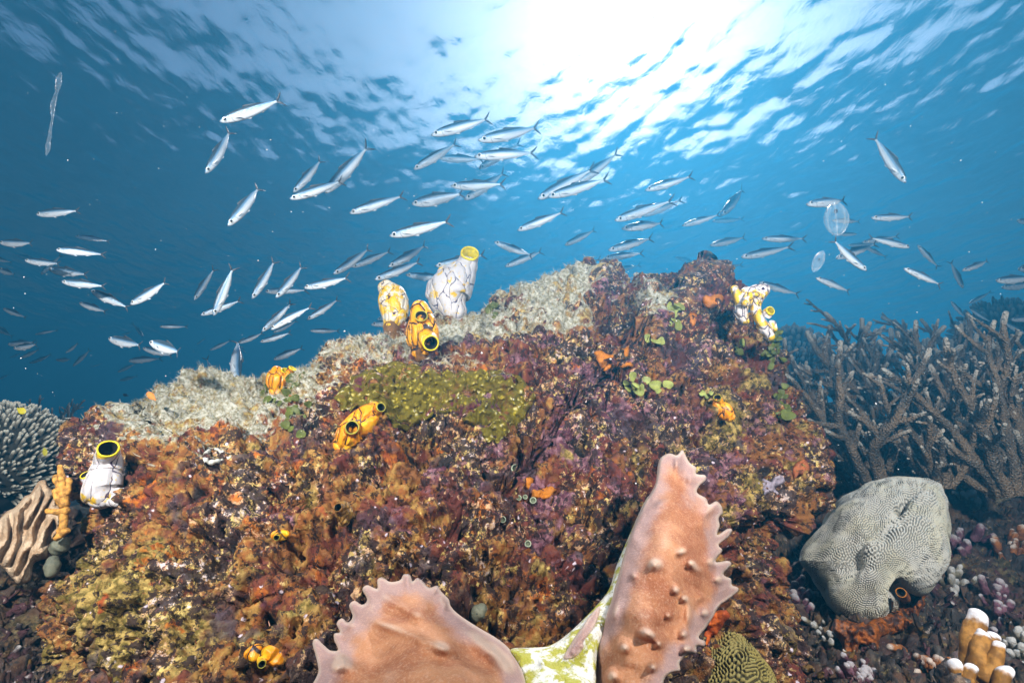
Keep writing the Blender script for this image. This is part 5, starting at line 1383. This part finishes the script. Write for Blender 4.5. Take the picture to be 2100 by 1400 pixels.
SCHOOL = [
 # upper left and left of centre
 (450, 250, 582, 203, 'topmost large silver fish on the left, swimming down left under the bright ripples'),
 (419, 357, 484, 262, 'slim fish diving steeply down left just below the topmost left fish'),
 (466, 465, 543, 372, 'slim fish diving alone, right below the one under the topmost left fish'),
 (594, 408, 707, 370, 'front fish of a crossing trio above the left slope, lying most level'),
 (600, 396, 665, 322, 'steep fish behind the level one in the crossing trio', 1.15),
 (667, 396, 757, 298, 'steep fish at the right end of the crossing trio', 1.06),
 (75, 440, 160, 430, 'lone level fish high at the left photo edge', 1.0, None, 1),
 # centre top group
 (883, 278, 1008, 240, 'highest fish of the centre group, swimming down left'),
 (980, 288, 1113, 260, 'large fish right of the highest centre fish'),
 (973, 322, 1101, 308, 'large level fish overlapping another just under the second highest centre fish'),
 (847, 348, 940, 292, 'slim fish slanting down at the left end of the centre group'),
 (897, 323, 995, 328, 'thin level fish whose tail is hidden by a larger centre fish', 1.25),
 (983, 347, 1060, 292, 'dark fish mostly hidden behind two large centre fish', 1.3),
 (923, 381, 1040, 378, 'level fish crossing over a steeper one in the middle of the centre group'),
 (951, 410, 1043, 350, 'steep fish passing behind the level one in the middle of the centre group', 1.25),
 (843, 418, 955, 396, 'thick bodied fish low in the centre group with its tail hidden', 1.1, None, 1),
 (717, 438, 828, 398, 'fish left of the thick bodied centre fish, swimming down left'),
 (1106, 407, 1205, 350, 'front fish of the overlapping dark pair right of centre'),
 (1180, 380, 1268, 312, 'upper rear fish of the overlapping dark pair right of centre', 1.12),
 (1122, 404, 1250, 366, 'lower fish with white fins under the overlapping dark pair', 1.12),
 (1322, 390, 1421, 362, 'single fish between the dark pair and the sun rays on the right'),
 (1060, 473, 1160, 432, 'single fish above the right half of the ridge, under the dark pair'),
 (1263, 452, 1368, 412, 'upper front fish of the stacked column above the highest rock peak'),
 (1317, 443, 1400, 410, 'fish half hidden behind the top one of the stacked column', 1.2),
 (1273, 470, 1373, 453, 'second fish from the top of the stacked column above the highest rock peak'),
 (797, 484, 929, 452, 'large fish high above the cream sea squirt, with raised tail'),
 (1157, 503, 1225, 470, 'short fish alone left of the stacked column'),
 (1248, 513, 1337, 488, 'middle fish of the stacked column above the highest rock peak'),
 (1240, 528, 1320, 520, 'level fish just below the middle of the stacked column'),
 (1160, 553, 1237, 530, 'lowest left fish just above the highest rock peak'),
 (1258, 556, 1313, 543, 'small dark fish lowest in the stacked column, touching the rock peak', 1.2),
 (1013, 495, 1097, 528, 'fish pointing up left, crossing another right of the tall white sea squirt'),
 (1035, 547, 1115, 513, 'darker fish crossed by the up left pointing one beside the tall white sea squirt', 1.15),
 (892, 545, 1000, 522, 'fish passing behind the mouth of the tall white sea squirt', 1.12),
 (768, 573, 868, 535, 'front fish of the pair above the cream sea squirt'),
 (795, 547, 885, 500, 'rear fish of the pair above the cream sea squirt', 1.18),
 (832, 563, 925, 572, 'fish whose tail is hidden behind the tall white sea squirt', 1.25, 0.0),
 (683, 562, 765, 507, 'front fish of the pair left of the cream sea squirt'),
 (722, 548, 803, 513, 'rear fish of the pair left of the cream sea squirt', 1.15),
 (622, 590, 722, 570, 'level fish with bright flank below the pair left of the cream sea squirt'),
 (760, 665, 850, 658, 'lower dark fish hidden behind the foot of the cream sea squirt', 1.3, 0.0),
 (772, 655, 850, 632, 'upper dark fish hidden behind the foot of the cream sea squirt', 1.5, 0.0),
 (1323, 587, 1408, 560, 'fish just left of the dark rock knob'),
 (975, 642, 1022, 612, 'dark fish sinking behind the ridge right of the tall white sea squirt', 2.0),
 (1383, 527, 1433, 538, 'small fish partly behind the top of the dark rock knob', 1.3),
 (1462, 548, 1522, 543, 'dark fish emerging right of the dark rock knob', 1.1),
 # far left
 (-2, 497, 73, 500, 'fish entering at the left photo edge, uppermost of those cut by the edge', .95, None, 1),
 (154, 485, 226, 492, 'twisting fish with flared fins above a plump one at the left', 1.0, 0.4, 1, .5),
 (117, 513, 208, 517, 'plump bright fish under the twisting one at the left', .9, None, 1),
 (35, 523, 75, 532, 'small fish peeping out behind the upper end of the descending chain', 1.6, None, 1),
 (50, 533, 128, 543, 'first fish at the upper left end of the descending chain', .95, None, 1),
 (101, 552, 174, 562, 'second fish in the descending chain on the left', .95, None, 1),
 (85, 563, 122, 522, 'dark fish standing upright behind the descending chain', 1.3),
 (-20, 528, 23, 537, 'upper tail end fish cut by the left photo edge beside the descending chain', 1.0, None, 1),
 (-10, 550, 43, 566, 'lower tail end fish cut by the left photo edge beside the descending chain', 1.0, None, 1),
 (127, 577, 215, 587, 'third fish in the descending chain, with its back fin raised', .95, None, 1),
 (188, 595, 262, 632, 'last and steepest fish at the lower end of the descending chain', .95, None, 1),
 (162, 620, 222, 641, 'dim fish just below the end of the descending chain', 1.0, None, 1),
 (266, 624, 348, 577, 'bright fish slanting up right, to the right of the descending chain', .95, None, 1),
 (260, 583, 238, 600, 'tiny dark fish between the chain and the bright slanting fish', 1.6, 0.6),
 (7, 632, 52, 651, 'small pale fish alone at the left edge below the descending chain', 1.0, None, 1),
 (-8, 668, 22, 690, 'fish tail cut by the left photo edge, below the small pale one', 1.2, None, 1),
 (73, 686, 113, 675, 'little dark fish above the lower left cluster', 1.1),
 (17, 706, 68, 700, 'rear fish at the top of the lower left cluster', 1.1, None, 1),
 (27, 714, 82, 706, 'front fish at the top of the lower left cluster', .9, None, 1),
 (40, 734, 85, 716, 'slanting bright fish in the middle of the lower left cluster', .9),
 (20, 733, 50, 722, 'leftmost small fish in the lower left cluster', 1.2),
 (60, 744, 112, 727, 'dark fish at the bottom of the lower left cluster', 1.1),
 (112, 737, 157, 738, 'level fish right of the lower left cluster', .95),
 (133, 723, 168, 703, 'small pale fish slanting above the level one, right of the lower left cluster', 1.0),
 (149, 751, 187, 715, 'steep dim fish closing the right end of the lower left cluster', 1.05),
 (-5, 778, 22, 767, 'lowest fish cut by the left photo edge', 1.3),
 (221, 693, 297, 710, 'upper fish of the bright trio over the left end of the boulder', .9, None, 1),
 (293, 713, 352, 730, 'fish half covered by the largest of the bright trio', 1.1, None, 1),
 (302, 700, 390, 727, 'largest fish of the bright trio with a dark forked tail', .82, None, 1),
 (266, 740, 322, 733, 'dim fish under the bright trio', 1.0, None, 1),
 (241, 763, 278, 744, 'dim fish slanting under the trio, nearer the boulder', 1.1, None, 1),
 (246, 780, 280, 770, 'lowest dim fish over the left end of the boulder', 1.1, None, 1),
 (328, 670, 383, 668, 'dark fish with pale fins above the bright trio', 1.1, .3),
 (293, 690, 275, 662, 'small dark fish standing head down above the trio', 1.3),
 (248, 686, 275, 681, 'small dark fish just behind the upper fish of the trio', 1.6),
 (403, 706, 422, 693, 'tiny fish right of the bright trio tails', 1.4),
 # between the left slope and the squirts
 (400, 614, 433, 553, 'steep fish leftmost of the steep group above the left slope', 1.0),
 (438, 648, 478, 545, 'long curved fish diving across a dark one above the left slope', .95),
 (411, 646, 498, 615, 'dark fish crossed by the long diving one above the left slope', 1.08),
 (516, 613, 568, 530, 'bright steep fish with a blue back in the middle of the steep group', 1.0),
 (565, 611, 626, 540, 'steep fish at the right of the steep group, above a level one', .95),
 (546, 598, 622, 593, 'level fish passing behind the rightmost of the steep group', 1.25),
 (537, 680, 602, 617, 'left fish of the bright slanting trio left of the cream sea squirt', .95),
 (557, 677, 633, 622, 'middle front fish of the bright slanting trio left of the cream sea squirt', .9),
 (560, 682, 612, 657, 'dim fish tucked under the bright slanting trio', 1.2),
 (629, 655, 699, 612, 'darker single fish between the slanting trio and the cream sea squirt', 1.05),
 (636, 678, 698, 678, 'dark level fish over the slope below the darker single fish', 1.15),
 (489, 703, 545, 683, 'left fish of the two small ones under the slanting trio', 1.0),
 (533, 701, 600, 682, 'right fish of the two small ones under the slanting trio', 1.0),
 (430, 718, 475, 697, 'dark small fish left of the upright tail', 1.2),
 (561, 737, 621, 712, 'lowest dim fish just above the small yellow sea squirt', 1.05, None, 1),
 (486, 785, 484, 687, 'upright dark fish seen from behind, standing over the left ridge', .95, .5),
 (443, 790, 430, 742, 'upright pale fish half sunk behind the left ridge', 1.0, .5),
 (487, 705, 507, 726, 'small dark fish behind the upright one', 2.2, .5),
 (190, 752, 207, 745, 'tiny dark fish left of the lowest dim fish under the trio', 1.3),
 # right hand side
 (1857, 375, 1793, 278, 'slim fish diving down right, alone high on the right'),
 (1652, 420, 1745, 407, 'level fish just above the oval comb jelly'),
 (1785, 447, 1878, 443, 'level fish right of the oval comb jelly', 1.0),
 (1705, 452, 1769, 453, 'fish passing behind the oval comb jelly', 1.0, 0.0),
 (1758, 480, 1703, 480, 'dark fish facing right under the oval comb jelly', 1.0),
 (1398, 463, 1478, 440, 'front fish of the crossing pair on the right, lying low'),
 (1476, 442, 1535, 383, 'fish rising steeply from the crossing pair on the right', 1.1),
 (1460, 453, 1526, 450, 'level fish behind the crossing pair on the right', 1.25),
 (1455, 503, 1535, 485, 'single slim fish below the crossing pair on the right'),
 (1562, 489, 1653, 490, 'level fish between the crossing pair and the oval comb jelly'),
 (1522, 527, 1613, 508, 'fish under the level one, just above the dark knob on the right'),
 (1780, 555, 1697, 492, 'bright fish diving down right below the oval comb jelly', .9),
 (1865, 508, 1785, 485, 'large fish facing right in the tangled knot of fish', .9),
 (1738, 503, 1793, 500, 'leftmost dark fish in the tangled knot', 1.15),
 (1715, 530, 1795, 500, 'dark fish crossing low behind the diver in the tangled knot', 1.12),
 (1770, 505, 1822, 527, 'fish turned down right in the middle of the tangled knot', 1.1),
 (1767, 497, 1843, 484, 'rear fish hardly showing at the top of the tangled knot', 1.3),
 (1882, 502, 1925, 550, 'thin fish pointing up left, right of the tangled knot', 1.05),
 (1852, 550, 1938, 585, 'large fish pointing up left over the tall staghorn coral', .9),
 (1970, 556, 2042, 530, 'fish with raised tail right of the large up left pointing one', 1.0),
 (1975, 592, 1950, 533, 'dark fish seen head on with spread white fins', 1.05, -.4),
 (2043, 575, 2118, 570, 'upper fish of the pair cut by the right photo edge', .95, None, 1),
 (2057, 588, 2122, 583, 'lower fish of the pair cut by the right photo edge', 1.1, None, 1),
 (2087, 553, 2150, 540, 'fish head poking in at the right photo edge above the pair', 1.0, None, 1),
 (1672, 570, 1750, 597, 'bright fish pointing up left over the left part of the thicket'),
 (1557, 578, 1638, 605, 'fish pointing up left right of the folded squirt', 1.0),
 (2088, 452, 2145, 455, 'single fish head at the right photo edge high in the water', .9, None, 1),
 (2050, 468, 2070, 452, 'small dark turned fish left of the single head at the right edge', 1.6, .6),
 (1950, 617, 1982, 655, 'left fish of the small ones before the far round bush', 1.0),
 (1988, 622, 2027, 600, 'curled fish on top of the far round bush', 1.0),
 (1990, 633, 2032, 662, 'long fish pointing up left across the far round bush', 1.0),
 (2032, 662, 2048, 620, 'thin fish standing upright against the far round bush', 1.15),
 (1967, 657, 2010, 690, 'fish at the lower left of the far round bush', 1.0),
 (2073, 655, 2135, 650, 'plump fish at the right photo edge before the far round bush', 1.0, None, 1),
 (2062, 662, 2112, 690, 'fish slanting under the plump one at the right edge', 1.1, None, 1),
 (2050, 677, 2106, 692, 'dark rounded fish low before the far round bush', 1.2, None, 1),
 (2083, 718, 2140, 716, 'fish head at the right photo edge among the coral tips', .95, None, 1),
 (2028, 683, 2042, 708, 'short fish diving into the coral tips at the far right', 1.2),
 (2012, 738, 2042, 708, 'blurred fish slanting up right inside the right thicket, upper one', 1.1),
 (2016, 765, 2046, 738, 'blurred fish slanting up right inside the right thicket, middle one', 1.1),
 (2014, 790, 2046, 760, 'blurred fish slanting up right inside the right thicket, lower one', 1.1),
 (1968, 762, 1996, 742, 'small blue fish deep in the thicket, left of the blurred ones', 1.3),
 (1986, 772, 2006, 780, 'small pale fish lowest in the thicket', 1.4),
 (2055, 728, 2072, 716, 'dim fish behind the coral tips at the far right', 1.4),
 (1763, 735, 1779, 727, 'tiny dark fish between the branches of the tall staghorn coral', 1.8),
]
for a in SCHOOL:
    a = list(a) + [1.0] * (6 - len(a)) if len(a) < 6 else list(a)
    if (a[0] < 640 and a[1] < 730) or a[0] > 1640: a[5] *= 0.68 if a[0] < 400 else 0.76          # these swim nearer the camera, in the strobe light
    fish(*a)

# the few reef fish that are not of the school
def reef_fish(hx, hy, tx, ty, Y, label, col, deep=2.0):
    m = plain('reef_fish_skin', col, 0.4, 60)
    bm_ = fish_body(0.1, deep).copy(); bm_.materials.clear(); bm_.materials.append(m)
    h, t = P(hx, hy, Y), P(tx, ty, Y); ax = h - t; L = ax.length; ax.normalize()
    up = Vector((0, 0, 1)); up = (up - ax * up.dot(ax)).normalized()
    M = Matrix((ax, up.cross(ax), up)).transposed().to_4x4() @ Matrix.Diagonal((L, L, L, 1)); M.translation = (h + t) / 2
    o = bpy.data.objects.new('reef_fish', bm_); COL.objects.link(o); o.matrix_world = M
    tag(o, label, 'fish')
    for q in ('tail_fin', 'dorsal_fin'):
        me = KIT[(.10, 0.88)][q].copy(); me.materials.clear(); me.materials.append(m)
        c = bpy.data.objects.new(FNAMES[q], me); COL.objects.link(c); c.parent = o
        if q == 'dorsal_fin': c.scale = (1, 1, deep)
    for q in ('eyeL', 'eyeR'):
        c = bpy.data.objects.new('eye', KIT[(.10, 0.88)][q]); COL.objects.link(c); c.parent = o
reef_fish(301, 804, 322, 822, 1.02, 'little orange reef fish hovering over the pale turf ledge', (0.62, 0.20, 0.03))
reef_fish(53, 846, 32, 836, 1.15, 'yellow reef fish in front of the left bush coral', (0.52, 0.44, 0.02), 2.6)
reef_fish(95, 934, 88, 916, 1.30, 'small yellow reef fish at the right side of the left bush coral', (0.45, 0.40, 0.03), 2.4)
reef_fish(72, 851, 84, 850, 2.2, 'small brownish reef fish over the far left reef', (0.12, 0.06, 0.04), 2.2)
reef_fish(252, 808, 265, 812, 2.5, 'small dark reef fish above the left end of the boulder', (0.02, 0.02, 0.03), 2.2)
